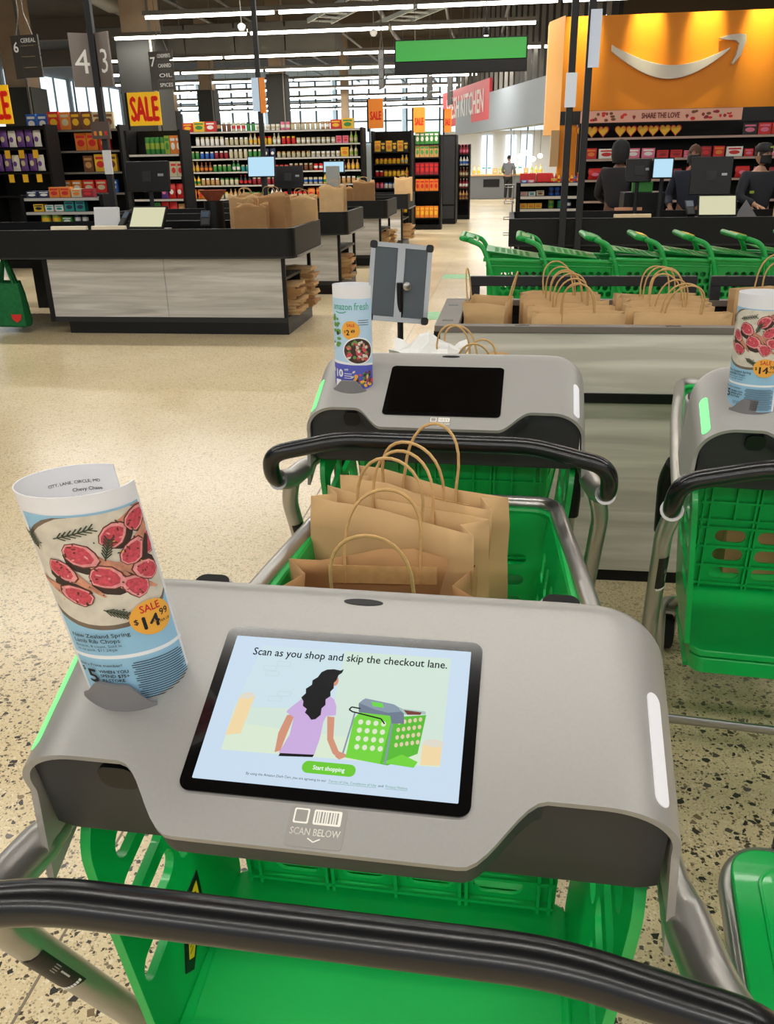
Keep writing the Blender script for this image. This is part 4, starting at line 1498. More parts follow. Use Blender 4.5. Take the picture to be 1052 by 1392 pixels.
def make_green_cart():
    C = thing('plastic_shopping_cart', 'green cart', 'shopping cart', (0, 0, 0), 0, 'green plastic carts nested in a row')
    W = 0.27
    for sg in (-1, 1):
        hs = round_holes(0.20, 0.80, 0.665, 0.82, 0.021, 0.052, 0.045)
        MBs = plate([(0.12, 0.50), (0.86, 0.56), (0.92, 0.86), (0.10, 0.90)], hs, 0.006, lambda u, v, w: (u, sg * (W - 0.03 * (0.9 - v) - 0.06 * u + w), v))
        MBs.build('basket_side', M_GREEN2, C)
        MB().box(0.16, 0.84, sg * (W - 0.075) - 0.004, sg * (W - 0.075) + 0.004, 0.52, 0.635).build('side_band', M_GREEN2, C)
        MB().tube([(0.08, sg * W, 0.905), (0.93, sg * (W - 0.05), 0.868)], 0.0135, 8).build('top_rail', M_GREEN2, C, True)
        MB().tube([(0.10, sg * W, 0.865), (0.93, sg * (W - 0.05), 0.835)], 0.008, 8).build('second_rail', M_GREEN2, C, True)
        MB().tube(fillet([(-0.02, sg * 0.235, 1.03), (0.07, sg * 0.255, 1.0), (0.13, sg * W, 0.86), (0.19, sg * W, 0.55), (0.12, sg * 0.26, 0.2), (0.05, sg * 0.26, 0.13)], 0.06, 5), 0.017, 10).build('frame_post', M_GREEN2, C, True)
        MB().tube(fillet([(0.12, sg * 0.26, 0.22), (0.75, sg * 0.2, 0.2), (0.82, sg * 0.2, 0.13)], 0.05, 5), 0.015, 8).build('base_rail', M_GREEN2, C, True)
    # handle: a closed loop
    hp = fillet([(-0.03, -0.20, 1.032), (-0.075, -0.235, 1.045), (-0.075, 0.235, 1.045), (-0.03, 0.20, 1.032)], 0.05, 5)
    MB().tube(hp, 0.018, 12).build('handle_bar', M_GREEN2, C, True)
    MB().tube(fillet([(-0.02, -0.24, 1.03), (0.03, -0.2, 1.012), (0.03, 0.2, 1.012), (-0.02, 0.24, 1.03)], 0.05, 5), 0.013, 10).build('handle_brace', M_GREEN2, C, True)
    MB().prism(rrect(0.06, 0.30, 0.02, -0.022, 0.0), lambda u, v, w: (u, v, 1.03 + w - 0.25 * u), 0.0, 0.012).build('handle_plate', M_GREEN2, C, bevel=0.003)
    # folded child seat flap and front wall
    plate([(-0.235, 0.0), (0.235, 0.0), (0.2, 0.40), (-0.2, 0.40)], round_holes(-0.16, 0.16, 0.08, 0.33, 0.021, 0.054, 0.047), 0.006, lambda u, v, w: (0.10 + v * 0.93, u, 0.955 - v * 0.14 + w)).build('seat_flap', M_GREEN2, C)
    plate([(-0.21, 0.56), (0.21, 0.56), (0.215, 0.865), (-0.215, 0.865)], round_holes(-0.15, 0.15, 0.66, 0.80, 0.021, 0.052, 0.045), 0.006, lambda u, v, w: (0.72 + 0.2 * v / 0.86 + w, u, v)).build('basket_front', M_GREEN2, C)
    plate([(0.13, -0.21), (0.86, -0.18), (0.86, 0.18), (0.13, 0.21)], [], 0.006, lambda u, v, w: (u, v, 0.50 + 0.08 * (u - 0.13) + w)).build('basket_bottom', M_GREEN2, C)
    for x, y in ((0.07, -0.26), (0.07, 0.26), (0.82, -0.2), (0.82, 0.2)):
        caster(C, x, y)
    return C


gc = make_green_cart()
GX = [-0.24, 0.16, 0.62, 0.96, 1.28, 1.62, 1.98, 2.34]
GL = ['leftmost green plastic cart of the row, its handle over the empty floor', 'second green cart from the left in the nested row', 'third green cart from the left in the nested row', 'fourth green cart from the left in the nested row',
      'fifth green cart from the left in the nested row', 'sixth green cart from the left in the nested row', 'seventh green cart of the row at the right picture edge', 'last green cart of the nested row beyond the right flyer']
padY = mat('handle_pad_yellow', (228, 190, 50), 0.5, var=0.2, scale=30)
for k, x in enumerate(GX):
    o = gc if k == 0 else copy_tree(gc)
    o.location = (x, 6.46, 0)
    o.rotation_euler = (0, 0, rad((0.5, -1, 1, 0, -0.5, 1, 0, 0)[k]))
    o['label'] = GL[k]
for k in (3, 4, 5):
    pass
carts_g = [o for o in bpy.data.objects if o.name.startswith('plastic_shopping_cart') and o.parent is None]
carts_g.sort(key=lambda o: o.location.x)
for k in (3, 4, 5):
    p = MB().prism(rrect(0.055, 0.26, 0.02, -0.022, 0.0), lambda u, v, w: (u, v, 1.043 + w - 0.25 * u), 0.0, 0.004).build('handle_pad', padY, carts_g[k])
    p['label'] = 'yellow advertising pad'

# flat green tray cart at the lower right
tc_ = thing('platform_cart', 'flat green tray of a cart at the bottom right corner with silver side tube', 'cart', (0.42, 0.945, 0), rad(-7))
ol = rrect(0.56, 0.86, 0.07, 0.29, 0.04, 6)
MB().prism(ol, XYZ, 0.235, 0.25).build('tray', M_GREEN, tc_, bevel=0.005)
il = rrect(0.46, 0.76, 0.05, 0.29, 0.04, 6)
MB().tube([(u, v, 0.2495) for u, v in il], 0.004, 6, closed=True).build('tray_ridge', M_GREEN, tc_, True)
for (u, v) in ((0.105, 0.325), (0.20, 0.44)):
    MB().prism(ell(u, v, 0.012, 0.008, 14), XYZ, 0.25, 0.2506).build('drain_hole', M_BLACK, tc_)
MB().tube(fillet([(0.006, -0.39, 0.232), (0.0, 0.40, 0.232), (0.05, 0.475, 0.232), (0.53, 0.475, 0.232), (0.58, 0.40, 0.232), (0.575, -0.39, 0.232)], 0.06, 5), 0.015, 12, closed=True).build('side_tube', M_METAL, tc_, True)
MB().box(0.10, 0.48, 0.475, 0.505, 0.20, 0.262).build('bumper', M_BLACK, tc_, bevel=0.008)
for s in (0.02, 0.56):
    MB().tube(fillet([(s, -0.36, 0.22), (s, -0.42, 0.6), (s, -0.40, 0.95)], 0.05, 4), 0.015, 10).build('upright', M_METAL, tc_, True)
MB().tube([(0.02, -0.40, 0.95), (0.56, -0.40, 0.95)], 0.018, 12).build('push_bar', M_HANDLE, tc_, True)
for x, y in ((0.06, -0.32), (0.52, -0.32), (0.06, 0.36), (0.52, 0.36)):
    c_ = caster(tc_, x, y)
    c_.scale = (1, 1, 1.38)
# green floor stickers along the aisle
for k, (x, y, w, h) in enumerate(((-0.75, 6.1, 0.55, 0.45), (-0.72, 9.3, 0.4, 0.5), (-0.70, 12.7, 0.4, 0.5))):
    o = MB().prism(rrect(w, h, 0.05), XYZ, 0.0005, 0.0015).build('floor_sticker', M_FLOORG, None)
    o.location = (x, y, 0)
    tag(o, ['worn green floor sticker under the sign stand', 'green floor sticker left of the leftmost green cart', 'farthest green floor sticker in the aisle'][k], 'sticker', 'green distancing stickers on the floor')
# ------------------------------------------------------------ products
PROD = {}


def pm(rgb, rough=0.5):
    return mat('pack_%d_%d_%d' % rgb, rgb, rough, var=0.06, scale=25)


def prod_mesh(kind, c1, c2, w=0.1, d=0.08, h=0.2):
    key = (kind, c1, c2, w, d, h)
    if key in PROD:
        return PROD[key]
    mb = MB()
    if kind == 'box':
        mb.box(-w / 2, w / 2, -d / 2, d / 2, 0, h)
        mb.prism(ell(0, h * 0.42, w * 0.34, h * 0.2, 12), lambda u, v, q: (u, -d / 2 - q, v), 0.0, 0.002, 1)
        mb.prism(rrect(w * 0.78, h * 0.15, h * 0.02, 0, h * 0.78, 2), lambda u, v, q: (u, -d / 2 - q, v), 0.0, 0.002, 1)
    elif kind == 'jar':
        r = w / 2
        mb.lathe([(r * 0.9, 0), (r, h * 0.06), (r, h * 0.72), (r * 0.8, h * 0.8)], 10)
        mb.lathe([(r * 0.84, h * 0.8), (r * 0.84, h)], 10, mi=1)
    elif kind == 'bottle':
        r = w / 2
        mb.lathe([(r * 0.92, 0), (r, h * 0.04), (r, h * 0.55), (r * 0.42, h * 0.75), (r * 0.36, h * 0.88)], 10)
        mb.lathe([(r * 0.42, h * 0.88), (r * 0.42, h)], 8, mi=1)
        mb.lathe([(r * 1.02, h * 0.16), (r * 1.02, h * 0.44)], 10, mi=1)
    elif kind == 'can':
        r = w / 2
        mb.lathe([(r * 0.93, 0), (r, h * 0.04), (r, h * 0.94), (r * 0.93, h)], 12)
        mb.lathe([(r * 1.012, h * 0.3), (r * 1.012, h * 0.66)], 12, mi=1)
    elif kind == 'bag':
        V, F = [], []
        nx, nz = 4, 5
        for s in (-1, 1):
            for j in range(nz + 1):
                for i in range(nx + 1):
                    u, v = i / nx, j / nz
                    bul = d / 2 * (math.sin(pi * min(max(v, 0.0), 1)) ** 0.6) * (math.sin(pi * u) ** 0.5)
                    V.append(((u - 0.5) * w * (0.94 + 0.06 * math.cos(v * 9)), s * max(bul, 0.002), v * h))
        n = (nx + 1) * (nz + 1)
        for s in (0, 1):
            for j in range(nz):
                for i in range(nx):
                    q = [s * n + j * (nx + 1) + i, s * n + j * (nx + 1) + i + 1, s * n + (j + 1) * (nx + 1) + i + 1, s * n + (j + 1) * (nx + 1) + i]
                    F.append(tuple(q if s == 0 else reversed(q)))
        for j in range(nz):
            F += [(j * (nx + 1), (j + 1) * (nx + 1), n + (j + 1) * (nx + 1), n + j * (nx + 1)), (j * (nx + 1) + nx, n + j * (nx + 1) + nx, n + (j + 1) * (nx + 1) + nx, (j + 1) * (nx + 1) + nx)]
        for i in range(nx):
            F += [(i, n + i, n + i + 1, i + 1), (nz * (nx + 1) + i, nz * (nx + 1) + i + 1, n + nz * (nx + 1) + i + 1, n + nz * (nx + 1) + i)]
        mb.add(V, F)
        mb.prism(ell(0, h * 0.45, w * 0.26, h * 0.17, 10), lambda u, v, q: (u, -d * 0.52 - q, v), 0.0, 0.002, 1)
    elif kind == 'heart':
        pts = []
        for k in range(22):
            t = 2 * pi * k / 22
            pts.append((w / 32 * 16 * math.sin(t) ** 3, h * 0.53 + h / 30 * (13 * math.cos(t) - 5 * math.cos(2 * t) - 2 * math.cos(3 * t) - math.cos(4 * t))))
        mb.prism(pts, lambda u, v, q: (u, q, v), -d / 2, d / 2)
        mb.prism([(u * 0.84, (v - h * 0.53) * 0.84 + h * 0.53) for u, v in pts], lambda u, v, q: (u, q, v), -d / 2 - 0.004, -d / 2, 1)
    o = mb.build('product', [pm(c1), pm(c2)], None, kind in ('jar', 'bottle', 'can', 'bag'))
    me = o.data
    bpy.data.objects.remove(o)
    PROD[key] = me
    return me


CNAME = {(214, 40, 36): 'red', (240, 190, 40): 'yellow', (40, 96, 180): 'blue', (238, 236, 228): 'white', (60, 140, 60): 'green', (232, 130, 40): 'orange', (110, 70, 150): 'purple', (120, 72, 40): 'brown', (228, 120, 150): 'pink',
         (30, 30, 34): 'black', (206, 196, 160): 'cream', (150, 30, 44): 'dark red', (150, 176, 60): 'lime', (40, 150, 140): 'teal', (196, 150, 90): 'tan', (34, 44, 80): 'navy'}
RED, YEL, BLU, WHI, GRN, ORA, PUR, BRN, PNK, BLK, CRM, DRD, LIM, TEA, TAN, NVY = CNAME.keys()
KNAME = {'box': ('carton', 'box'), 'jar': ('jar', 'jar'), 'bottle': ('bottle', 'bottle'), 'can': ('can', 'can'), 'bag': ('snack_bag', 'bag'), 'heart': ('heart_box', 'box')}
KWORD = {'box': 'carton', 'jar': 'jar', 'bottle': 'bottle', 'can': 'can', 'bag': 'bag', 'heart': 'heart shaped box'}


def product(kind, c1, c2, dims, loc, label, group, rz=0.0):
    o = link(KNAME[kind][0], prod_mesh(kind, c1, c2, *dims))
    o.location = loc
    o.rotation_euler = (0, 0, rz)
    return tag(o, label, KNAME[kind][1], group)


def fill_row(x0, x1, y, z, items, where, group, gap=0.012, seed=0, jit=0.01):
    """items: list of (kind, c1, c2, dims, repeat) cycled until the row is full"""
    rnd = random.Random(seed)
    x = x0
    n = 0
    i = 0
    while True:
        kind, c1, c2, dims, rep = items[i % len(items)]
        for _ in range(rep):
            if x + dims[0] > x1 or n >= 40:
                return
            product(kind, c1, c2, dims, (x + dims[0] / 2, y + rnd.uniform(-jit, jit), z), '%s %s %s, %s from the left' % (CNAME[c1], KWORD[kind], where, ORD[n]), group, rnd.uniform(-0.05, 0.05))
            x += dims[0] + gap
            n += 1
        i += 1


def shelving(label, x0, x1, yf, depth, zs, top, rail=True, back=True, cat='shelving', base=0.12):
    S = thing('shelving_unit', label, cat, (0, yf, 0))
    if back:
        MB().box(x0, x1, depth - 0.03, depth, 0, top).build('back_panel', M_SHELF, S)
    for x in (x0, x1 - 0.04):
        MB().box(x, x + 0.04, 0, depth - 0.03, 0, top).build('upright', M_SHELF, S)
    MB().box(x0 + 0.04, x1 - 0.04, 0.0, depth - 0.03, 0, base).build('plinth', M_SHELF, S)
    for z in zs:
        b = MB().box(x0 + 0.04, x1 - 0.04, 0, depth - 0.03, z - 0.03, z).build('shelf_board', M_SHELF, S)
        if rail:
            MB().box(x0 + 0.05, x1 - 0.05, -0.008, 0.0, z - 0.034, z - 0.004).build('price_rail', M_RAIL if rail is True else rail, b)
    return S


# left cereal shelves
shelving('black cereal shelving behind the left checkout', -8.75, -6.35, 14.5, 0.5, (2.14, 1.82, 1.49, 1.16, 0.83, 0.5), 2.2, mat('price_rail_dim', (120, 116, 110), 0.5))
cer = [('box', BLU, WHI, (0.17, 0.06, 0.25), 2), ('box', RED, YEL, (0.19, 0.06, 0.28), 1), ('box', ORA, CRM, (0.17, 0.06, 0.27), 1), ('box', BRN, YEL, (0.17, 0.06, 0.27), 2), ('box', CRM, BRN, (0.17, 0.06, 0.26), 2)]
fill_row(-8.0, -6.4, 14.62, 2.14, cer, 'on top of the left cereal shelving', 'cereal on the left shelving', 0.02, 1)
fill_row(-7.2, -6.4, 14.62, 1.82, [('box', ORA, RED, (0.19, 0.06, 0.27), 2), ('box', RED, YEL, (0.19, 0.06, 0.27), 2), ('box', BRN, YEL, (0.18, 0.06, 0.26), 1)], 'on the second shelf of the left cereal shelving', 'cereal on the left shelving', 0.02, 2)
fill_row(-7.1, -6.4, 14.62, 1.49, [('box', BRN, TAN, (0.17, 0.06, 0.25), 1), ('box', YEL, RED, (0.19, 0.06, 0.27), 1), ('box', YEL, BRN, (0.17, 0.06, 0.27), 1), ('box', RED, WHI, (0.18, 0.06, 0.28), 1)], 'on the third shelf of the left cereal shelving', 'cereal on the left shelving', 0.03, 3)
fill_row(-8.6, -6.4, 14.62, 1.16, [('box', ORA, WHI, (0.17, 0.06, 0.2), 2), ('box', RED, CRM, (0.19, 0.06, 0.2), 2), ('box', BLU, WHI, (0.17, 0.06, 0.2), 1)], 'on the fourth shelf of the left cereal shelving', 'cereal on the left shelving', 0.03, 4)
# hanging pegs of purple snack bags
shelving('black snack rack with yellow price tags at the left picture edge', -8.4, -7.3, 13.85, 0.4, (2.16, 1.86, 1.5, 1.15), 2.2, False)
for r, z in enumerate((1.88, 1.52)):
    fill_row(-8.3, -7.32, 13.95, z, [('bag', PUR, CRM, (0.13, 0.07, 0.26), 2), ('bag', WHI, PUR, (0.13, 0.07, 0.24), 1)], 'on the %s row of the left snack rack' % ('upper', 'lower')[r], 'purple snack bags at the left', 0.015, 10 + r)
    for k in range(3):
        t = MB().box(-0.045, 0.045, 0, 0.004, 0, 0.12).build('price_tag', pm(YEL), None)
        t.location = (-8.0 + 0.24 * k, 13.83, z - 0.17)
        tag(t, '%s yellow price tag from the left under the %s snack bags' % (ORD[k], ('upper', 'lower')[r]), 'price tag', 'yellow tags on the snack rack')
# middle endcap under the SALE sign
shelving('black endcap shelf under the SALE sign', -5.9, -5.0, 13.6, 0.45, (1.73, 1.40, 1.08, 0.76, 0.45), 2.07)
fill_row(-5.62, -5.02, 13.72, 1.73, [('can', GRN, LIM, (0.075, 0.07, 0.24), 4), ('box', LIM, GRN, (0.08, 0.06, 0.26), 1), ('box', ORA, WHI, (0.09, 0.06, 0.26), 2)], 'on the top shelf of the SALE endcap', 'packs on the SALE endcap', 0.006, 20)
fill_row(-5.45, -5.02, 13.72, 1.40, [('box', DRD, RED, (0.1, 0.06, 0.2), 1), ('box', CRM, RED, (0.1, 0.06, 0.22), 3)], 'on the second shelf of the SALE endcap', 'packs on the SALE endcap', 0.004, 21)
fill_row(-5.45, -5.02, 13.72, 1.08, [('bag', PUR, PNK, (0.12, 0.07, 0.22), 1), ('bag', RED, WHI, (0.12, 0.07, 0.22), 2)], 'on the third shelf of the SALE endcap', 'packs on the SALE endcap', 0.01, 22)
fill_row(-5.6, -5.02, 13.72, 0.76, [('bag', GRN, YEL, (0.12, 0.07, 0.26), 1), ('bag', RED, YEL, (0.13, 0.07, 0.27), 2), ('bag', TAN, ORA, (0.12, 0.07, 0.24), 1)], 'on the fourth shelf of the SALE endcap', 'packs on the SALE endcap', 0.01, 23)
# long grocery wall
shelving('long black grocery shelving behind the lit register screens', -7.0, -3.05, 19.0, 0.5, (2.22, 1.95, 1.69, 1.43, 1.16, 0.88), 2.24)
J = lambda a, b, n, h=0.15, w=0.085: ('jar', a, b, (w, w, h), n)
B = lambda a, b, n, h=0.22, w=0.075: ('bottle', a, b, (w, w, h), n)
K = lambda a, b, n, h=0.13, w=0.085: ('can', a, b, (w, w, h), n)
rowsB = [[('box', RED, YEL, (0.22, 0.1, 0.18), 1), ('box', YEL, GRN, (0.24, 0.1, 0.2), 1), ('box', RED, WHI, (0.22, 0.1, 0.2), 1), K(BLK, TAN, 1, 0.2), J(BRN, WHI, 2, 0.18), K(CRM, RED, 3, 0.16), J(GRN, BLK, 2, 0.17), K(WHI, CRM, 5, 0.12), K(PNK, WHI, 2, 0.16), J(CRM, TAN, 6, 0.14), K(TAN, WHI, 2, 0.15)],
         [J(WHI, CRM, 6, 0.17), J(CRM, WHI, 5, 0.15), B(CRM, YEL, 2, 0.22), J(YEL, RED, 3, 0.16), B(CRM, WHI, 2), J(RED, YEL, 3, 0.15), K(CRM, WHI, 8, 0.12), ('box', PNK, RED, (0.12, 0.08, 0.14), 2), B(LIM, CRM, 3), B(CRM, GRN, 3)],
         [J(GRN, CRM, 3, 0.15), J(BLU, WHI, 3, 0.14), J(DRD, WHI, 3, 0.15), J(CRM, WHI, 4, 0.18), J(GRN, WHI, 3, 0.17), ('bag', NVY, WHI, (0.13, 0.06, 0.2), 2), J(CRM, TAN, 7, 0.12), K(WHI, CRM, 6, 0.11), ('box', YEL, ORA, (0.16, 0.08, 0.18), 1), B(CRM, LIM, 4)],
         [B(TAN, YEL, 3, 0.2), B(BRN, ORA, 3, 0.19), J(GRN, CRM, 4, 0.14), B(GRN, WHI, 2), J(TEA, CRM, 5, 0.13), J(CRM, RED, 5, 0.12), J(BRN, CRM, 5, 0.14), K(RED, WHI, 3), B(DRD, CRM, 4, 0.2)],
         [B(YEL, GRN, 3, 0.2), J(TAN, WHI, 4, 0.14), J(CRM, GRN, 4, 0.14), B(BLK, RED, 3, 0.2), J(DRD, CRM, 5), B(GRN, YEL, 4, 0.2), K(CRM, BLU, 6)],
         [('bag', ORA, RED, (0.16, 0.08, 0.2), 2), J(CRM, YEL, 5, 0.14), B(TAN, CRM, 4, 0.2), K(GRN, WHI, 5), B(WHI, BLU, 3, 0.2), K(RED, CRM, 5)]]
wn_ = ['on the top of', 'on the second shelf of', 'on the third shelf of', 'on the fourth shelf of', 'on the fifth shelf of', 'on the sixth shelf of']
for k, z in enumerate((2.22, 1.95, 1.69, 1.43, 1.16, 0.88)):
    fill_row(-6.93 + (0.0 if k != 1 else 0.25), -3.12, 19.1, z, rowsB[k], wn_[k] + ' the long grocery shelving', 'jars and bottles on the long grocery shelving', 0.022, 30 + k)
# endcaps on the right of it
shelving('black endcap with warm lit yellow jars under the first orange sign', -3.05, -2.15, 20.2, 0.5, (1.78, 1.53, 1.27, 1.02, 0.76, 0.5), 2.2, False)
rE = [[('box', YEL, ORA, (0.13, 0.08, 0.22), 1), ('box', BLK, YEL, (0.1, 0.08, 0.2), 1)], [J(YEL, ORA, 6, 0.11), B(YEL, CRM, 3, 0.18)], [J(RED, WHI, 2, 0.12), J(YEL, BRN, 5, 0.13), B(YEL, ORA, 2, 0.18)],
      [J(PNK, RED, 2, 0.12), J(WHI, BLU, 3, 0.12), B(TAN, YEL, 3, 0.18)], [J(LIM, GRN, 4, 0.12), J(CRM, YEL, 4, 0.14)], [B(YEL, LIM, 4, 0.2), J(YEL, CRM, 4, 0.15)]]
for k, z in enumerate((1.78, 1.53, 1.27, 1.02, 0.76, 0.5)):
    fill_row(-2.98, -2.2, 20.3, z, rE[k], wn_[k] + ' the yellow jar endcap', 'goods on the yellow jar endcap', 0.012, 40 + k)
shelving('black endcap stacked with red packs under the second orange sign', -2.3, -1.62, 22.0, 0.4, (1.95, 1.66, 1.27, 0.9, 0.28), 2.15, False)
for k, (z, c) in enumerate(((1.95, GRN), (1.66, TAN), (1.27, DRD), (0.9, ORA), (0.28, ORA))):
    fill_row(-2.25, -1.66, 22.06, z, [('box', c, (WHI, GRN, RED, RED, YEL)[k], (0.105, 0.08, 0.27), 1)], wn_[k] + ' the red pack endcap', 'packs on the red pack endcap', 0.008, 50 + k)
cb = thing('tall_cabinet', 'tall black cabinet beside the red pack endcap', 'cabinet', (0, 24, 0))
MB().box(-2.08, -1.38, 0, 0.8, 0.0, 2.2).build('body', M_SHELF, cb, bevel=0.01)
MB().box(-2.04, -1.74, -0.02, 0.0, 0.5, 2.16).build('door', M_DKGREY, cb)
MB().box(-1.72, -1.42, -0.02, 0.0, 0.5, 2.16).build('door', M_DKGREY, cb)
MB().box(-2.04, -1.42, -0.02, 0, 0.14, 0.46).build('drawer', M_DKGREY, cb)
shelving('narrow bottle rack past the tall black cabinet', -1.46, -1.1, 26, 0.5, (1.75, 1.45, 1.15, 0.85, 0.55), 2.0, False)
for k, z in enumerate((1.75, 1.45, 1.15, 0.85, 0.55)):
    fill_row(-1.41, -1.14, 26.1, z, [('bottle', (DRD, WHI, BRN, DRD, TAN)[k], (PNK, BLU, CRM, WHI, BRN)[k], (0.085, 0.085, 0.25), 3)], wn_[k] + ' the narrow bottle rack', 'bottles on the narrow rack', 0.006, 60 + k)


# ------------------------------------------------------------ hanging and standing signs
def sign_board(name, label, loc, rz, w, h, m, texts=(), border=None, cat='sign', t=0.02, group=None, hang=0.0):
    S = thing(name, label, cat, loc, rz, group)
    MB().box(-w / 2, w / 2, 0, t, 0, h).build('board', m, S, bevel=0.003)
    if hang:
        for s in (-0.35, 0.35):
            MB().tube([(s * w, t / 2, h), (s * w, t / 2, h + hang)], 0.006, 5).build('hanger', M_DUCT, S)
    if border:
        MB().box(-w / 2 - 0.03, -w / 2, -0.01, t + 0.01, -0.06, h).build('edge_post', border, S)
    D = Decal(lambda u, v, q: (u, -q, v))
    for (s, u, v, size, mm, al, bold, width) in texts:
        D.text(s, u, v, size, mm, al, bold, 0.003, width=width)
    if texts:
        D.build('lettering', S)
    return S


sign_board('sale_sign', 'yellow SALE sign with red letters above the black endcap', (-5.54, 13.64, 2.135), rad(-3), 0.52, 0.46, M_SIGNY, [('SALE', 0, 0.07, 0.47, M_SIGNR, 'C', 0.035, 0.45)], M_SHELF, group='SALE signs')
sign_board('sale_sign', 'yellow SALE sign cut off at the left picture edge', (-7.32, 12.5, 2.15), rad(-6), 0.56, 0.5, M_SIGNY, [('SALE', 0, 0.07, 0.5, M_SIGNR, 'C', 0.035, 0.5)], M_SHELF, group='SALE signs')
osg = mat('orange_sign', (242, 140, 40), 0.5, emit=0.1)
for k, (x, y, z, w, h, lab) in enumerate(((-2.92, 20.1, 2.25, 0.36, 0.58, 'orange sign seen nearly edge on above the yellow jars'), (-2.15, 21.9, 2.2, 0.30, 0.55, 'orange sign above the red pack endcap'), (-1.62, 24.1, 2.26, 0.2, 0.55, 'narrow orange sign on the tall black cabinet'))):
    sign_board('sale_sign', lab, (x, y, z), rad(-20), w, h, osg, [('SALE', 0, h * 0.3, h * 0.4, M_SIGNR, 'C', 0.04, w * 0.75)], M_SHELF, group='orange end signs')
taupe = mat('sign_taupe', (132, 122, 116), 0.5)
dsg = mat('sign_charcoal', (74, 72, 68), 0.5)
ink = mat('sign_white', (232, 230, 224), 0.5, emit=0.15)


def lane_pole(label, x, y, ztop, zbot=0.0):
    P = thing('lane_pole', label, 'pole', (x, y, zbot), 0, 'checkout lane poles')
    MB().box(-0.032, 0.032, -0.032, 0.032, 0, ztop - zbot).build('post', M_DKGREY, P, bevel=0.006)
    return P


p1 = lane_pole('dark post carrying the 4 and 3 lane sign', -4.32, 9.46, 4.4)
for k, (s, dx, a) in enumerate((('4', -0.125, 30), ('3', 0.125, -30))):
    bd = MB().box(-0.105, 0.105, -0.012, 0.012, 2.33, 2.83, Matrix.Translation((dx, -0.04, 0)) @ Matrix.Rotation(rad(a), 4, 'Z')).build('number_board', taupe, p1, bevel=0.004)
    Mx = Matrix.Translation((dx, -0.04, 0)) @ Matrix.Rotation(rad(a), 4, 'Z')
    D = Decal(lambda u, v, q: tuple(Mx @ Vector((u, -0.012 - q, v))))
    D.text(s, 0, 2.46, 0.32, ink, 'C', 0.0, 0.003)
    D.build('number', bd)
bx = MB().box(-0.11, 0.09, -0.07, -0.03, 1.83, 2.0).build('price_panel', mat('panel_brown', (92, 74, 66), 0.5), p1)
for k in range(3):
    MB().prism(rrect(0.03, 0.045, 0.008, -0.07 + 0.06 * k, 1.885, 3), lambda u, v, w: (u, -0.07 - w, v), 0, 0.003).build('digit', pm((ORA, YEL, RED)[k]), bx)
MB().box(-0.03, 0.06, -0.05, -0.035, 1.48, 1.72).build('notice', M_WHITE, p1)
for k, (x, y, z0, z1, dx, cc, lab) in enumerate(((0.703, 9.05, 2.33, 2.80, 0.035, (206, 216, 236), 'dark post with pale lane sign standing in front of the orange wall'), (0.547, 9.03, 2.0, 2.29, 0.0, (214, 220, 232), 'thinner post left of the orange wall with a small pale sign'), (-3.55, 13, 2.25, 2.68, -0.04, (200, 222, 244), 'dark post with blue and orange lane panels'))):
    p = lane_pole(lab, x, y, 4.4)
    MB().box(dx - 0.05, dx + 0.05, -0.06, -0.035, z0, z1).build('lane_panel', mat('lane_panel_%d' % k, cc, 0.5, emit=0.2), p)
    if k == 2:
        MB().box(0.02, 0.10, -0.05, -0.035, z0 - 0.02, z1).build('lane_panel', osg, p)


def aisle_sign(label, x, y, z, w, h, num, lines, rz=0.0):
    S = thing('aisle_sign', label, 'sign', (x, y, z), rz, 'hanging aisle signs')
    n = len(lines)
    MB().box(-w / 2, -w / 2 + w * 0.3, 0, 0.03, 0, h).build('number_panel', dsg, S)
    D = Decal(lambda u, v, q: (u, -q, v))
    D.text(num, -w / 2 + w * 0.15, h * 0.62, h * 0.34, ink, 'C', 0.02, 0.003)
    for k, s in enumerate(lines):
        z0 = h - (k + 1) * h / n
        MB().box(-w / 2 + w * 0.32, w / 2, -0.005, 0.025, z0 + 0.012, z0 + h / n).build('name_plank', dsg, S)
        if s:
            D.text(s, -w / 2 + w * 0.37, z0 + h / n * 0.32, h / n * 0.55, ink, 'L', 0.01, 0.009, width=w * 0.55)
    D.build('lettering', S)
    for s in (-0.3, 0.3):
        MB().tube([(s * w, 0.015, h), (s * 0.3 * w, 0.015, h + 0.3), (s * 0.3 * w, 0.015, h + 1.8)], 0.008, 5).build('hanger', M_DUCT, S)
    return S


aisle_sign('hanging aisle 6 CEREAL sign at the upper left', -7.5, 14.0, 2.86, 0.50, 0.60, '6', ['CEREAL', '', '', ''], rad(-10))
aisle_sign('hanging aisle 7 sign with four white lines on the dark column', -7.24, 19.0, 3.04, 0.56, 0.72, '7', ['CONDIMENTS', 'CANNED', 'OIL', 'SPICES'], rad(-10))
for k, (px, y, z, h) in enumerate(((-2.84, 20.5, 3.05, 0.75), (-2.05, 23.5, 3.0, 0.7), (-1.7, 26, 3.0, 0.7))):
    aisle_sign('%s of the narrow aisle signs hanging edge on above the orange signs' % ('leftmost', 'middle', 'rightmost')[k], px, y, z, 0.3, h, '', ['A', 'B', 'C', 'D'][:0] or ['', '', '', ''], rad(-60))
gs = sign_board('hanging_banner', 'long plain green sign hanging over the main aisle', (-0.93, 17.0, 3.22), 0, 2.31, 0.325, mat('banner_green', (30, 140, 44), 0.5), hang=1.5)
MB().box(-1.16, 1.16, 0.0, 0.04, -0.2, -0.02).build('lower_board', M_SHELF, gs)
MB().box(-1.18, 1.18, 0.02, 0.05, -0.21, 0.345).build('frame', M_SHELF, gs)
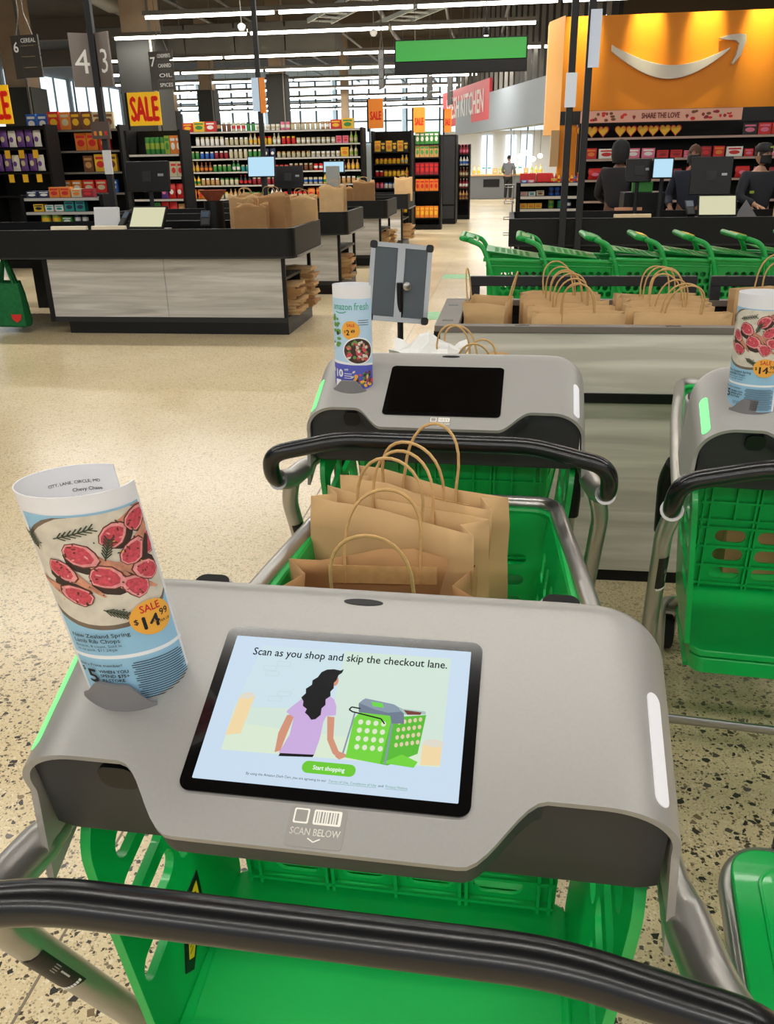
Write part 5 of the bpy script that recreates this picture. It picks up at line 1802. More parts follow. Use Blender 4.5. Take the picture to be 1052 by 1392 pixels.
# red kitchen sign along the bulkhead
A_, B_ = Vector((-0.68, 29.0, 0)), Vector((-2.55, 35.2, 0))
dv = (A_ - B_)
angk = math.atan2(dv.y, dv.x)
kz = thing('kitchen_sign', 'red FRESH KITCHEN sign with white letters on the grey bulkhead', 'sign', tuple((A_ + B_) / 2 + Vector((0, 0, 2.75))), angk)
Lk = dv.length
MB().box(-Lk / 2, Lk / 2, 0.0, 0.08, 0, 1.15).build('board', mat('kitchen_red', (196, 44, 48), 0.5, emit=0.1), kz)
D = Decal(lambda u, v, q: (u, -q, v))
D.text('FRESH KITCHEN', 0, 0.25, 0.95, ink, 'C', 0.02, 0.01, width=Lk * 0.8)
D.build('lettering', kz)

# ------------------------------------------------------------ orange brand wall with candy shelves
ow = structure(MB().box(0.72, 5.2, 14.0, 15.0, 2.2, 3.42).build('trim_7', M_ORANGE))
MB().prism([(0.72, 14.0), (0.52, 14.6), (0.52, 15.0), (0.72, 15.0)], XYZ, 1.9, 3.44).build('angled_panel', mat('orange_pale', (240, 176, 96), 0.5), ow)
MB().box(0.72, 0.98, 14.0, 14.3, 0.0, 2.2).build('corner_pier', M_ORANGE, ow)
MB().box(0.72, 5.2, 13.97, 14.0, 2.02, 2.2).build('fascia_band', M_DKGREY, ow)
MB().box(0.60, 0.72, 13.9, 14.1, 1.45, 1.95).build('wooden_sign', mat('pale_wood', (206, 170, 124), 0.6), ow)
# the smile
smile = thing('smile_logo', 'large off white smile arrow logo on the orange wall', 'logo', (0, 13.99, 0))
Msm = mat('logo_cream', (236, 228, 214), 0.5)
up_, lo_ = [], []
for k in range(25):
    t = k / 24
    x = 1.38 + 1.62 * t
    base = 3.06 - 0.32 * math.sin(pi * (0.06 + 0.80 * t)) ** 1.15
    th = 0.012 + 0.155 * math.sin(pi * min(1.0, 0.08 + 0.92 * t)) ** 0.8
    up_.append((x, base + (0.03 if k == 0 else 0.02)))
    lo_.append((x, base - th + 0.01))
MB().prism(up_ + lo_[::-1], lambda u, v, w: (u, w, v), -0.08, 0.0).build('smile_curve', Msm, smile, bevel=0.006)
MB().prism([(2.84, 3.075), (2.96, 3.115), (3.12, 3.125), (3.195, 3.11), (3.205, 3.04), (3.16, 2.86), (3.06, 2.74), (3.045, 2.76), (3.09, 2.86), (3.115, 3.0), (3.06, 3.045), (2.93, 3.055)], lambda u, v, w: (u, w, v), -0.08, 0.0).build('arrow_head', Msm, smile, bevel=0.006)
for k, x in enumerate((0.98, 1.86, 2.66, 3.42)):
    sp = thing('spotlight', '%s of the four spotlights washing the orange wall from the left' % ORD[k], 'spotlight', (x, 13.52, 4.15), 0, 'spotlights over the orange wall')
    MB().tube([(0, 0.05, 0.02), (0, -0.05, 0.16)], 0.05, 10).build('can', M_BLACK, sp, True)
    MB().tube([(0, -0.03, 0.15), (0, -0.03, 2.25)], 0.01, 6).build('stem', M_BLACK, sp, True)
    d = bpy.data.lights.new('spot_beam', 'SPOT')
    d.energy = 230
    d.spot_size = rad(36)
    d.spot_blend = 1.0
    d.color = (1.0, 0.93, 0.6)
    d.shadow_soft_size = 0.04
    lo = link('spot_beam', d, sp)
    lo.location = (0, 0.06, 0.0)
    lo.rotation_euler = (rad(26), 0, 0)
shelving('black candy shelving under the orange wall', 0.98, 4.6, 13.55, 0.42, (1.83, 1.55, 1.27, 0.98, 0.7), 2.02, mat('price_rail_pink', (176, 150, 138), 0.5))
bn = sign_board('banner_strip', 'pink SHARE THE LOVE banner with chocolates above the candy shelves', (2.08, 13.5, 2.02), 0, 2.2, 0.155, mat('banner_pink', (236, 176, 156), 0.5), [('SHARE THE LOVE', 0.0, 0.045, 0.1, mat('banner_red_ink', (176, 40, 48), 0.5), 'C', 0.03, 0.52)])
D = Decal(lambda u, v, q: (u, -q, v))
rnd = random.Random(3)
for k in range(34):
    u = rnd.choice([rnd.uniform(0.42, 1.0), rnd.uniform(-0.95, -0.45)])
    D.poly(ell(u, rnd.uniform(0.03, 0.125), rnd.uniform(0.018, 0.035), rnd.uniform(0.014, 0.024), 9), rnd.choice([pm(BRN), pm(DRD), pm(CRM), pm(RED)]), 0.003 + k * 0.0001)
for u in (-0.36, 0.36):
    D.poly([(u, 0.03), (u + 0.025, 0.07), (u + 0.012, 0.085), (u, 0.072), (u - 0.012, 0.085), (u - 0.025, 0.07)], pm(DRD), 0.0075)
D.build('candy_print', bn)['kind'] = 'stuff'
HX = [1.02, 1.17, 1.33, 1.57, 1.72, 1.88, 2.03, 2.19, 2.34]
for k, x in enumerate(HX):
    product('heart', ORA if k % 2 else RED, YEL, (0.155, 0.05, 0.16), (x, 13.68, 1.832), 'gold and red heart box on the top candy shelf, %s from the left' % ORD[k], 'heart shaped candy boxes', rad(-12))
fill_row(3.25, 4.5, 13.66, 1.83, [('box', BLK, PNK, (0.19, 0.06, 0.15), 1), ('box', RED, PNK, (0.17, 0.06, 0.15), 2)], 'at the right end of the top candy shelf', 'candy on the shelves under the orange wall', 0.015, 70)
fill_row(1.1, 4.5, 13.66, 1.55, [('box', RED, ORA, (0.15, 0.06, 0.14), 1), ('box', WHI, RED, (0.22, 0.06, 0.13), 1), ('box', RED, PNK, (0.12, 0.06, 0.1), 1), ('box', PNK, WHI, (0.18, 0.06, 0.13), 2), ('box', RED, DRD, (0.16, 0.06, 0.1), 2), ('box', PNK, RED, (0.2, 0.06, 0.09), 1), ('box', DRD, RED, (0.14, 0.06, 0.14), 1)], 'on the second candy shelf', 'candy on the shelves under the orange wall', 0.03, 71)
fill_row(1.15, 4.5, 13.66, 1.27, [('bag', RED, PNK, (0.2, 0.08, 0.15), 1), ('bag', PNK, RED, (0.16, 0.08, 0.14), 1), ('bag', DRD, RED, (0.18, 0.08, 0.13), 1)], 'on the third candy shelf', 'candy on the shelves under the orange wall', 0.05, 72)


# ------------------------------------------------------------ checkout counters
def checkout(label, x0, x1, yf, panel, dark=False, xl=None, depth=1.25):
    """counter running along x with its bagging end at x1"""
    C = thing('checkout_counter', label, 'counter', (0, yf, 0), 0, 'checkout counters')
    xl = xl if xl is not None else x0
    pm_ = M_CTR if dark else M_WOOD2
    nP = max(1, round((x1 - 0.35 - x0) / 1.2))
    wP = (x1 - x0) / nP
    for k in range(nP):
        MB().box(x0 + wP * k + 0.002, x0 + wP * (k + 1) - 0.002, 0.0, 0.02, 0.17, 0.725).build('front_panel', pm_, C)
    MB().box(x0 - 0.05, x0, -0.005, depth - 0.1, 0.12, 0.73).build('end_panel', M_CTR, C)
    MB().box(x0, x1 - 0.42, 0.02, depth - 0.12, 0.12, 0.73).build('carcass', M_CTR, C)
    MB().box(x0 + 0.12, x1, 0.035, depth - 0.14, 0.0, 0.12).build('kick', M_BLACK, C)
    MB().box(x0 - 0.05, x1 + 0.01, -0.004, depth - 0.11, 0.12, 0.168).build('base_trim', M_DKGREY, C)
    # open bagging end
    MB().box(x1 - 0.03, x1 + 0.005, -0.002, 0.03, 0.165, 0.73).build('end_post', M_CTR, C)
    MB().box(x1 - 0.03, x1 + 0.005, depth - 0.15, depth - 0.11, 0.165, 0.73).build('end_post', M_CTR, C)
    MB().box(x1 - 0.42, x1, 0.02, depth - 0.12, 0.52, 0.545).build('bag_shelf', M_CTR2, C)
    MB().box(x1 - 0.42, x1, depth / 2 - 0.02, depth / 2, 0.168, 0.52).build('divider', M_CTR, C)
    # tub top with raised walls
    X1 = x1 + 0.12
    out = [(p.x, p.y) for p in fillet([Vector((xl, -0.09, 0)), Vector((X1, -0.09, 0)), Vector((X1, depth, 0)), Vector((xl, depth, 0)), Vector((xl, -0.09, 0))], 0.11, 6)[:-1]]
    inn = [(p.x, p.y) for p in fillet([Vector((xl + 0.05, -0.045, 0)), Vector((X1 - 0.045, -0.045, 0)), Vector((X1 - 0.045, depth - 0.045, 0)), Vector((xl + 0.05, depth - 0.045, 0)), Vector((xl + 0.05, -0.045, 0))], 0.08, 6)[:-1]]
    plate(out, [inn], 0.25, lambda u, v, w: (u, v, 0.75 + w)).build('tub_wall', M_CTR, C)
    MB().prism(inn, XYZ, 0.82, 0.86).build('deck', M_BLACK, C)
    MB().prism([(u * 1.0, v) for u, v in out], XYZ, 0.73, 0.752).build('tub_lip', M_DKGREY, C)
    MB().box(X1 - 0.02, X1 + 0.02, 0.05, depth - 0.1, 0.73, 0.75).build('end_ledge', mat('ledge_grey', (140, 136, 130), 0.5), C)
    return C


checkout('nearest checkout counter with pale oak front and black tub top at the left', -4.47, -2.08, 8.1, True, xl=-6.9)
checkout('second checkout counter behind the nearest one', -3.9, -2.06, 10.85, True, xl=-5.2)
checkout('third checkout counter with pale oak front by the aisle', -3.6, -2.0, 14.1, True, xl=-4.8)
checkout('farthest checkout counter by the yellow jar endcap', -3.4, -1.98, 16.9, True)
cr_ = checkout('long black checkout counter behind the row of green carts', 0.18, 6.0, 9.2, True, dark=True, xl=0.02)


def folded_bag(x, y, z, lab, seed, grp):
    rnd = random.Random(seed)
    V, F = [], []
    for s, zz in ((0, 0.0), (1, 0.028)):
        for j in range(4):
            for i in range(5):
                V.append((x - 0.17 + 0.34 * i / 4 + rnd.uniform(-0.01, 0.01), y - 0.15 + 0.3 * j / 3 + rnd.uniform(-0.008, 0.008), z + zz + (rnd.uniform(-0.006, 0.012) if s else 0)))
    for s in (0, 20):
        for j in range(3):
            for i in range(4):
                q = [s + j * 5 + i, s + j * 5 + i + 1, s + j * 5 + i + 6, s + j * 5 + i + 5]
                F.append(tuple(q if s else reversed(q)))
    rim = [0, 1, 2, 3, 4, 9, 14, 19, 18, 17, 16, 15, 10, 5]
    for a, b in zip(rim, rim[1:] + rim[:1]):
        F.append((a, b, b + 20, a + 20))
    o = MB().add(V, F).build('folded_paper_bag', rnd.choice([M_KRAFT, M_KRAFT, M_KRAFT2]), None)
    return tag(o, lab, 'paper bag', grp)


for (cx, cy, cn, n0, nm) in ((-2.17, 8.42, 0, 10, 'front stack under the nearest checkout end'), (-2.15, 8.92, 0, 13, 'rear stack under the nearest checkout end'), (-2.14, 11.2, 1, 10, 'stack under the second checkout end'), (-2.1, 14.5, 2, 11, 'front stack under the third checkout end'), (-2.05, 14.95, 2, 11, 'rear stack under the third checkout end'), (-2.0, 17.4, 3, 9, 'stack under the farthest checkout end')):
    for k in range(n0):
        folded_bag(cx + 0.03 * math.sin(k * 2.1), cy, 0.169 + 0.03 * k, 'folded kraft bag in the %s, %s from the bottom' % (nm, ORD[k]), 100 + k + int(cy * 10), 'folded bags in the ' + nm)

for k, (x, y, rz, w, h, lab) in enumerate(((-2.72, 9.15, 10, 0.33, 0.32, 'leftmost bag of the heap on the nearest checkout'), (-2.40, 9.0, -8, 0.34, 0.33, 'middle bag of the heap on the nearest checkout'), (-2.12, 9.15, 5, 0.30, 0.30, 'rightmost bag of the heap on the nearest checkout'), (-2.55, 8.75, 4, 0.32, 0.24, 'low front bag of the heap on the nearest checkout'),
                                                (-2.25, 11.5, -5, 0.32, 0.34, 'bag standing on the second checkout tub'), (-2.32, 14.5, 6, 0.34, 0.34, 'bag standing on the third checkout'), (-2.0, 17.3, 6, 0.34, 0.34, 'bag standing on the farthest checkout'), (-2.62, 14.6, 6, 0.2, 0.24, 'small bag beside the one on the third checkout'))):
    make_bag(lab, (x, y, 0.862), rad(rz), w, 0.2, h + 0.1, M_KRAFT2 if k % 2 else M_KRAFT, 0.1, 200 + k, group='bags on the checkout counters', sag=0.05, hh=0.06)


def monitor(label, x, y, z0, w, h, rz, lit=True, zbase=0.862, tilt=-8):
    T = thing('register_monitor', label, 'monitor', (x, y, zbase), rz, 'register monitors')
    Mm = Matrix.Translation((0, 0, z0 - zbase + h / 2)) @ Matrix.Rotation(rad(tilt), 4, 'X')
    MB().box(-w / 2, w / 2, -0.012, 0.025, -h / 2, h / 2, Mm).build('bezel', M_BLACK, T, bevel=0.006)
    if lit:
        MB().box(-w / 2 + 0.012, w / 2 - 0.012, -0.0135, -0.012, -h / 2 + 0.012, h / 2 - 0.012, Mm).build('screen', M_SCR, T)
    else:
        MB().box(-0.05, 0.05, -0.018, -0.012, -0.05, 0.05, Mm).build('mount_plate', M_DKGREY, T)
        MB().box(w * 0.25, w * 0.38, -0.0135, -0.012, 0.0, 0.025, Mm).build('maker_badge', silver, T)
    MB().tube([(0, 0.03, 0.01), (0, 0.03, z0 - zbase + h * 0.45)], 0.022, 10).build('stand', M_DKGREY, T, True)
    MB().box(-0.09, 0.09, -0.06, 0.1, 0.0, 0.014).build('foot', M_BLACK, T, bevel=0.004)
    return T


monitor('black back of a register monitor on the nearest checkout', -3.66, 8.9, 1.31, 0.48, 0.29, rad(-6), False)
monitor('lit pale blue register screen left of the bag heap', -3.12, 10.0 + 1.3, 1.40, 0.36, 0.25, 0)
monitor('small lit register screen behind the grey column', -2.32, 12.0, 1.43, 0.29, 0.15, 0)
monitor('black register monitor back between the two lit screens', -2.95, 12.0, 1.25, 0.4, 0.28, 0, False)
monitor('lit register screen on the black right hand checkout', 1.66, 10.25, 1.335, 0.22, 0.21, rad(-8))
monitor('big black monitor back beside the masked cashier', 2.13, 10.05, 1.17, 0.42, 0.38, rad(-4), False)
monitor('black monitor back left of the lit right hand screen', 1.42, 10.35, 1.30, 0.28, 0.24, rad(5), False)
gcol = tag(MB().box(-0.085, 0.085, -0.05, 0.05, 0, 0.66).build('scanner_column', mat('pale_grey_panel', (150, 154, 152), 0.5), None, bevel=0.01), 'pale grey upright column on the second checkout', 'column')
gcol.location = (-2.3, 11.8, 0.86)


def customer_display(label, x, y, rz):
    T = thing('customer_display', label, 'display', (x, y, 0.862), rz, 'customer displays')
    MB().box(-0.2, 0.2, -0.1, 0.1, 0, 0.12).build('base', M_BLACK, T, bevel=0.01)
    Mm = Matrix.Translation((0, 0, 0.22)) @ Matrix.Rotation(rad(-35), 4, 'X')
    MB().box(-0.19, 0.19, -0.01, 0.02, -0.12, 0.12, Mm).build('bezel', M_BLACK, T)
    MB().box(-0.175, 0.175, -0.012, -0.01, -0.105, 0.105, Mm).build('screen', screen_mat('display_cream', (232, 230, 190), 0.75), T)
    return T


customer_display('pale yellow slanted display on the nearest checkout', -3.52, 8.45, rad(-8))
customer_display('pale green slanted display beside the masked cashier', 2.12, 9.55, rad(-4))


def card_reader(label, x, y, rz):
    T = thing('card_reader', label, 'card reader', (x, y, 0.862), rz, 'card readers')
    MB().lathe([(0.07, 0), (0.07, 0.012), (0.02, 0.02), (0.018, 0.15)], 12).build('stand', M_BLACK, T, True)
    Mm = Matrix.Translation((0, -0.01, 0.2)) @ Matrix.Rotation(rad(-40), 4, 'X')
    MB().box(-0.045, 0.045, -0.015, 0.015, -0.09, 0.09, Mm).build('body', M_BLACK, T, bevel=0.008)
    MB().box(-0.036, 0.036, -0.0165, -0.015, 0.01, 0.075, Mm).build('screen', mat('reader_screen', (60, 74, 90), 0.3, emit=0.1), T)
    MB().box(-0.036, 0.036, -0.0175, -0.015, -0.075, -0.005, Mm).build('keypad', M_DKGREY, T)
    return T


card_reader('card reader with a green light left of the bag heap', -2.95, 8.5, rad(10))
card_reader('card reader left of the yellow display', -3.8, 8.55, rad(-30))
card_reader('card reader left of the pale green display', 1.86, 9.6, rad(10))
tag(MB().box(-0.13, 0.13, -0.02, 0.02, 0, 0.27, Matrix.Translation((-4.03, 8.6, 0.99)) @ Matrix.Rotation(rad(-10), 4, 'X')).build('notice_card', M_WHITE, None, bevel=0.004), 'white notice card standing on the nearest checkout', 'card')
tag(MB().box(-0.09, 0.09, -0.06, 0.06, 0, 0.05).build('notice_holder', M_BLACK, None), 'black block holding the white notice card', 'holder').location = (-4.03, 8.6, 0.862)
bpy.data.objects['notice_card'].location.z = -0.082
for k, (x, y, L, c, lab) in enumerate(((-4.33, 8.04, 0.36, (226, 214, 190), 'left cream divider bar on the nearest checkout rim'), (-3.92, 8.04, 0.34, (226, 214, 190), 'right cream divider bar on the nearest checkout rim'), (1.05, 9.14, 0.36, (226, 200, 160), 'cream divider bar on the right hand checkout rim'), (1.2, 10.42, 0.3, (214, 150, 112), 'tan divider bar at the back of the right hand checkout'))):
    o = MB().prism([(-0.025, 0), (0.025, 0), (0.018, 0.034), (-0.018, 0.034)], lambda u, v, w: (w, u, v), 0, L).build('divider_bar', mat('bar_%d' % k, c, 0.5), None, bevel=0.004)
    o.location = (x, y, 1.0)
    tag(o, lab, 'divider', 'lane divider bars')
bw = MB()
bw.lathe([(0.07, 0), (0.075, 0.01), (0.135, 0.09), (0.14, 0.1), (0.125, 0.1), (0.065, 0.015), (0.0, 0.012)], 20)
bb = bw.build('wicker_basket', mat('terracotta', (150, 76, 50), 0.7, var=0.2, scale=40), None, True)
bb.location = (-3.02, 9.0, 1.215)
tag(bb, 'terracotta basket on a black stand left of the lit screen', 'basket')
tag(MB().lathe([(0.1, 0), (0.1, 0.35)], 14).build('basket_stand', M_BLACK, None, True), 'black stand under the terracotta basket', 'stand').location = (-3.02, 9.0, 0.862)
# candy racks at the counter backs
shelving('black candy rack on the far side of the nearest checkout', -5.55, -4.55, 9.7, 0.3, (0.95, 1.09, 1.24), 1.27, base=0.6)
CK = 'sweets on the left candy rack'
fill_row(-5.48, -4.6, 9.78, 1.24, [('box', NVY, WHI, (0.13, 0.1, 0.07), 2), ('box', ORA, RED, (0.12, 0.1, 0.11), 2), ('box', CRM, ORA, (0.12, 0.1, 0.09), 1), ('box', DRD, RED, (0.13, 0.1, 0.09), 2)], 'on the top of the left candy rack', CK, 0.01, 80)
fill_row(-5.42, -4.7, 9.78, 1.09, [('box', YEL, BLK, (0.12, 0.1, 0.08), 1), ('box', WHI, TEA, (0.1, 0.1, 0.07), 2), ('box', TEA, NVY, (0.11, 0.1, 0.11), 2)], 'on the middle of the left candy rack', CK, 0.02, 81)
fill_row(-5.36, -4.7, 9.78, 0.95, [('can', LIM, YEL, (0.11, 0.1, 0.11), 2), ('box', GRN, WHI, (0.12, 0.1, 0.08), 1), ('can', NVY, WHI, (0.07, 0.07, 0.11), 2)], 'on the bottom of the left candy rack', CK, 0.02, 82)
shelving('black candy rack at the left end of the right hand checkout', 0.09, 0.84, 10.46, 0.35, (0.905, 1.03, 1.166, 1.305), 1.31, mat('price_rail_cream', (214, 204, 186), 0.5), base=0.85)
CK = 'sweets on the right candy rack'
fill_row(0.14, 0.30, 10.55, 1.306, [('box', BLU, WHI, (0.075, 0.08, 0.03), 1), ('box', PNK, WHI, (0.07, 0.08, 0.03), 1)], 'flat on top of the right candy rack', CK, 0.005, 90)
fill_row(0.48, 0.81, 10.55, 1.306, [('bottle', RED, YEL, (0.032, 0.03, 0.1), 2), ('bottle', YEL, RED, (0.032, 0.03, 0.09), 1), ('bottle', BLU, RED, (0.03, 0.03, 0.08), 1)], 'standing on top of the right candy rack', CK, 0.004, 91)
fill_row(0.14, 0.42, 10.55, 1.166, [('box', CRM, PNK, (0.08, 0.08, 0.045), 1), ('box', WHI, TEA, (0.08, 0.08, 0.045), 1), ('box', CRM, BRN, (0.085, 0.08, 0.055), 1)], 'on the upper shelf of the right candy rack', CK, 0.01, 92)
fill_row(0.46, 0.62, 10.55, 1.166, [('can', BLU, NVY, (0.06, 0.06, 0.09), 2)], 'at the right of the upper candy rack shelf', CK, 0.008, 93)
fill_row(0.14, 0.40, 10.55, 1.03, [('box', YEL, ORA, (0.08, 0.08, 0.055), 3)], 'on the lower shelf of the right candy rack', CK, 0.004, 94)
fill_row(0.46, 0.78, 10.55, 1.03, [('can', LIM, GRN, (0.065, 0.065, 0.085), 1), ('can', TEA, GRN, (0.055, 0.055, 0.08), 1), ('can', NVY, WHI, (0.06, 0.06, 0.085), 1)], 'at the right of the lower candy rack shelf', CK, 0.04, 95)
for k in range(2):
    o = MB().box(-0.09, 0.09, -0.07, 0.07, 0, 0.10).build('red_bin', pm(RED), None, bevel=0.01)
    o.location = (0.22 + 0.19 * k, 10.72, 1.306)
    tag(o, ['left red bin on top of the right candy rack', 'right red bin on top of the right candy rack'][k], 'bin', 'red bins on the candy rack')
o = MB().box(-0.11, 0.11, -0.05, 0.05, 0, 0.11).build('green_box', pm(GRN), None, bevel=0.006)
o.location = (1.50, 10.3, 1.19)
o = tag(o, 'small green box behind the right hand checkout', 'box')
st_ = tag(MB().box(1.3, 1.75, 10.46, 10.9, 0, 1.19).build('back_cabinet', M_CTR, None, bevel=0.01), 'black cabinet behind the right hand checkout screens', 'cabinet')
o.location = (1.50, 10.55, 1.19)
# wire clip strip beside the rack
wc = thing('wire_rack', 'thin wire display rack at the left end of the right hand checkout', 'rack', (0.02, 10.2, 0))
for k in range(7):
    MB().tube([(-0.06, 0, 0.25 + 0.17 * k), (0.04, 0, 0.25 + 0.17 * k), (0.04, -0.08, 0.28 + 0.17 * k), (-0.06, -0.08, 0.28 + 0.17 * k)], 0.006, 5, closed=True).build('wire_tray', M_METAL, wc, True)
MB().tube([(0.03, 0.01, 0), (0.03, 0.01, 1.5)], 0.008, 6).build('upright', M_METAL, wc, True)
# green tote bags hanging at the left
M_TOTE = mat('tote_green', (8, 104, 52), 0.8, var=0.15, scale=30)
for k in range(3):
    x = -5.02 + 0.06 * k
    T = thing('tote_bag', ['rear green tote bag hanging under the counter', 'middle green tote bag hanging under the counter', 'front green tote bag with a red watermelon patch'][k], 'tote bag', (x - 0.05, 8.36 - 0.11 * k, 0.06), rad(-4), 'green tote bags')
    V = []
    F = []
    for (z, w, d) in ((0, 0.15, 0.05), (0.02, 0.17, 0.06), (0.3, 0.15, 0.04), (0.43, 0.125, 0.03)):
        V += [(-w, -d, z), (w, -d, z), (w, d, z), (-w, d, z)]
    for j in range(3):
        for i in range(4):
            l = (i + 1) % 4
            F.append((j * 4 + i, j * 4 + l, (j + 1) * 4 + l, (j + 1) * 4 + i))
    F += [(3, 2, 1, 0), (12, 13, 14, 15)]
    MB().add(V, F).build('sack', M_TOTE, T, bevel=0.008)
    for s in (-1, 1):
        MB().tube([(-0.08, s * 0.025, 0.42), (-0.03, s * 0.02, 0.6), (0, 0, 0.685), (0.03, s * 0.02, 0.6), (0.08, s * 0.025, 0.42)], 0.011, 6).build('strap', M_TOTE, T, True)
    if k == 2:
        p = MB().prism([(0.02, 0.13), (0.14, 0.13), (0.125, 0.08), (0.08, 0.05), (0.035, 0.08)], lambda u, v, w: (u, -0.066 + v * 0.06 - w, v), 0, 0.004).build('patch', pm(RED), T)

# ------------------------------------------------------------ far kitchen
kc = thing('serving_counter', 'grey serving counter with wooden top at the end of the aisle', 'counter', (0, 40, 0))
MB().box(-1.68, 1.6, 0, 1.2, 0.0, 0.95).build('body', mat('counter_steel_grey', (108, 112, 116), 0.5), kc, bevel=0.02)
MB().box(-1.72, 1.64, -0.05, 1.25, 0.95, 1.02).build('top', mat('honey_wood', (206, 170, 122), 0.5), kc, bevel=0.01)
MB().box(-1.1, -0.4, -0.02, 0.0, 0.5, 0.82).build('opening', M_BLACK, kc)
fill_row(-1.6, 1.5, 40.5, 1.02, [('bottle', CRM, YEL, (0.14, 0.14, 0.36), 2), ('jar', WHI, TEA, (0.18, 0.18, 0.28), 2), ('box', TAN, CRM, (0.22, 0.16, 0.24), 1), ('bottle', LIM, CRM, (0.13, 0.13, 0.34), 1)], 'on the far serving counter', 'wares on the far serving counter', 0.06, 97)
kw = structure(MB().box(-3.2, 7.5, 45, 45.2, 0, 2.9).build('trim_8', mat('kitchen_white', (238, 240, 238), 0.6)))
for k, x in enumerate((-1.35, -0.2, 0.55)):
    wn = structure(MB().box(x, x + 0.5, 44.9, 44.98, 0.9, 2.7).build('window_%d' % (k + 20), M_WIN))
    MB().box(x + 0.22, x + 0.28, 44.86, 44.9, 0.9, 2.7).build('mullion', mat('panel_blue', (150, 180, 214), 0.5), wn)
area_light('kitchen_fill_light', 0.0, 40.5, 2.9, 5, 3, 260)  # unseen area light, added to brighten the far kitchen
for k in range(5):
    o = thing('pendant_lamp', '%s glowing globe from the left over the far serving counter' % ORD[k], 'lamp', (0.15 + 0.28 * k, 39.0, 1.6 + 0.12 * (k % 3)), 0, 'globes over the far counter')
    MB().lathe([(0.02, -0.1), (0.09, -0.06), (0.11, 0.0), (0.09, 0.06), (0.03, 0.1)], 12).build('globe', mat('globe_glow', (255, 244, 214), 0.4, emit=2.0), o, True)
    MB().tube([(0, 0, 0.1), (0, 0, 4.8 - 0.12 * (k % 3))], 0.008, 5).build('cord', M_BLACK, o)
hang = thing('track_spotlight', 'small bright spotlight hanging right above the green banner', 'spotlight', (-0.42, 14.8, 3.32))
MB().lathe([(0.035, 0), (0.05, 0.03), (0.045, 0.11), (0.02, 0.13)], 12).build('can', M_DKGREY, hang, True)
MB().lathe([(0.034, -0.004), (0.036, 0.0)], 12).build('bulb', M_TUBE, hang)
MB().tube([(0, 0, 0.13), (0, 0, 3.07)], 0.008, 5).build('stem', M_BLACK, hang)
for k, (x, y, z) in enumerate(((-4.6, 16, 3.72), (-2.55, 17.5, 3.75))):
    o = thing('dome_camera', ['white dome camera left of the green banner', 'white dome camera above the green banner'][k], 'camera', (x, y, z), 0, 'ceiling cameras')
    MB().lathe([(0.0, -0.06), (0.04, -0.05), (0.065, -0.01), (0.07, 0.03), (0.03, 0.06)], 14).build('dome', M_WHITE, o, True)
    MB().tube([(0, 0, 0.05), (0, 0, 6.4 - z)], 0.008, 5).build('stem', M_DUCT, o)


# ------------------------------------------------------------ people
def skin_mesh(name, verts, edges, radii, m, parent, root=0, sub=2):
    me = bpy.data.meshes.new(name)
    me.from_pydata(verts, edges, [])
    me.materials.append(m)
    o = link(name, me, parent)
    sk = o.modifiers.new('skin', 'SKIN')
    sk.use_smooth_shade = True
    sv = me.skin_vertices[0].data
    for i, r in enumerate(radii):
        sv[i].radius = (r, r) if not isinstance(r, tuple) else r
        sv[i].use_root = (i == root)
    ss_ = o.modifiers.new('subd', 'SUBSURF')
    ss_.levels = sub
    ss_.render_levels = sub
    return o


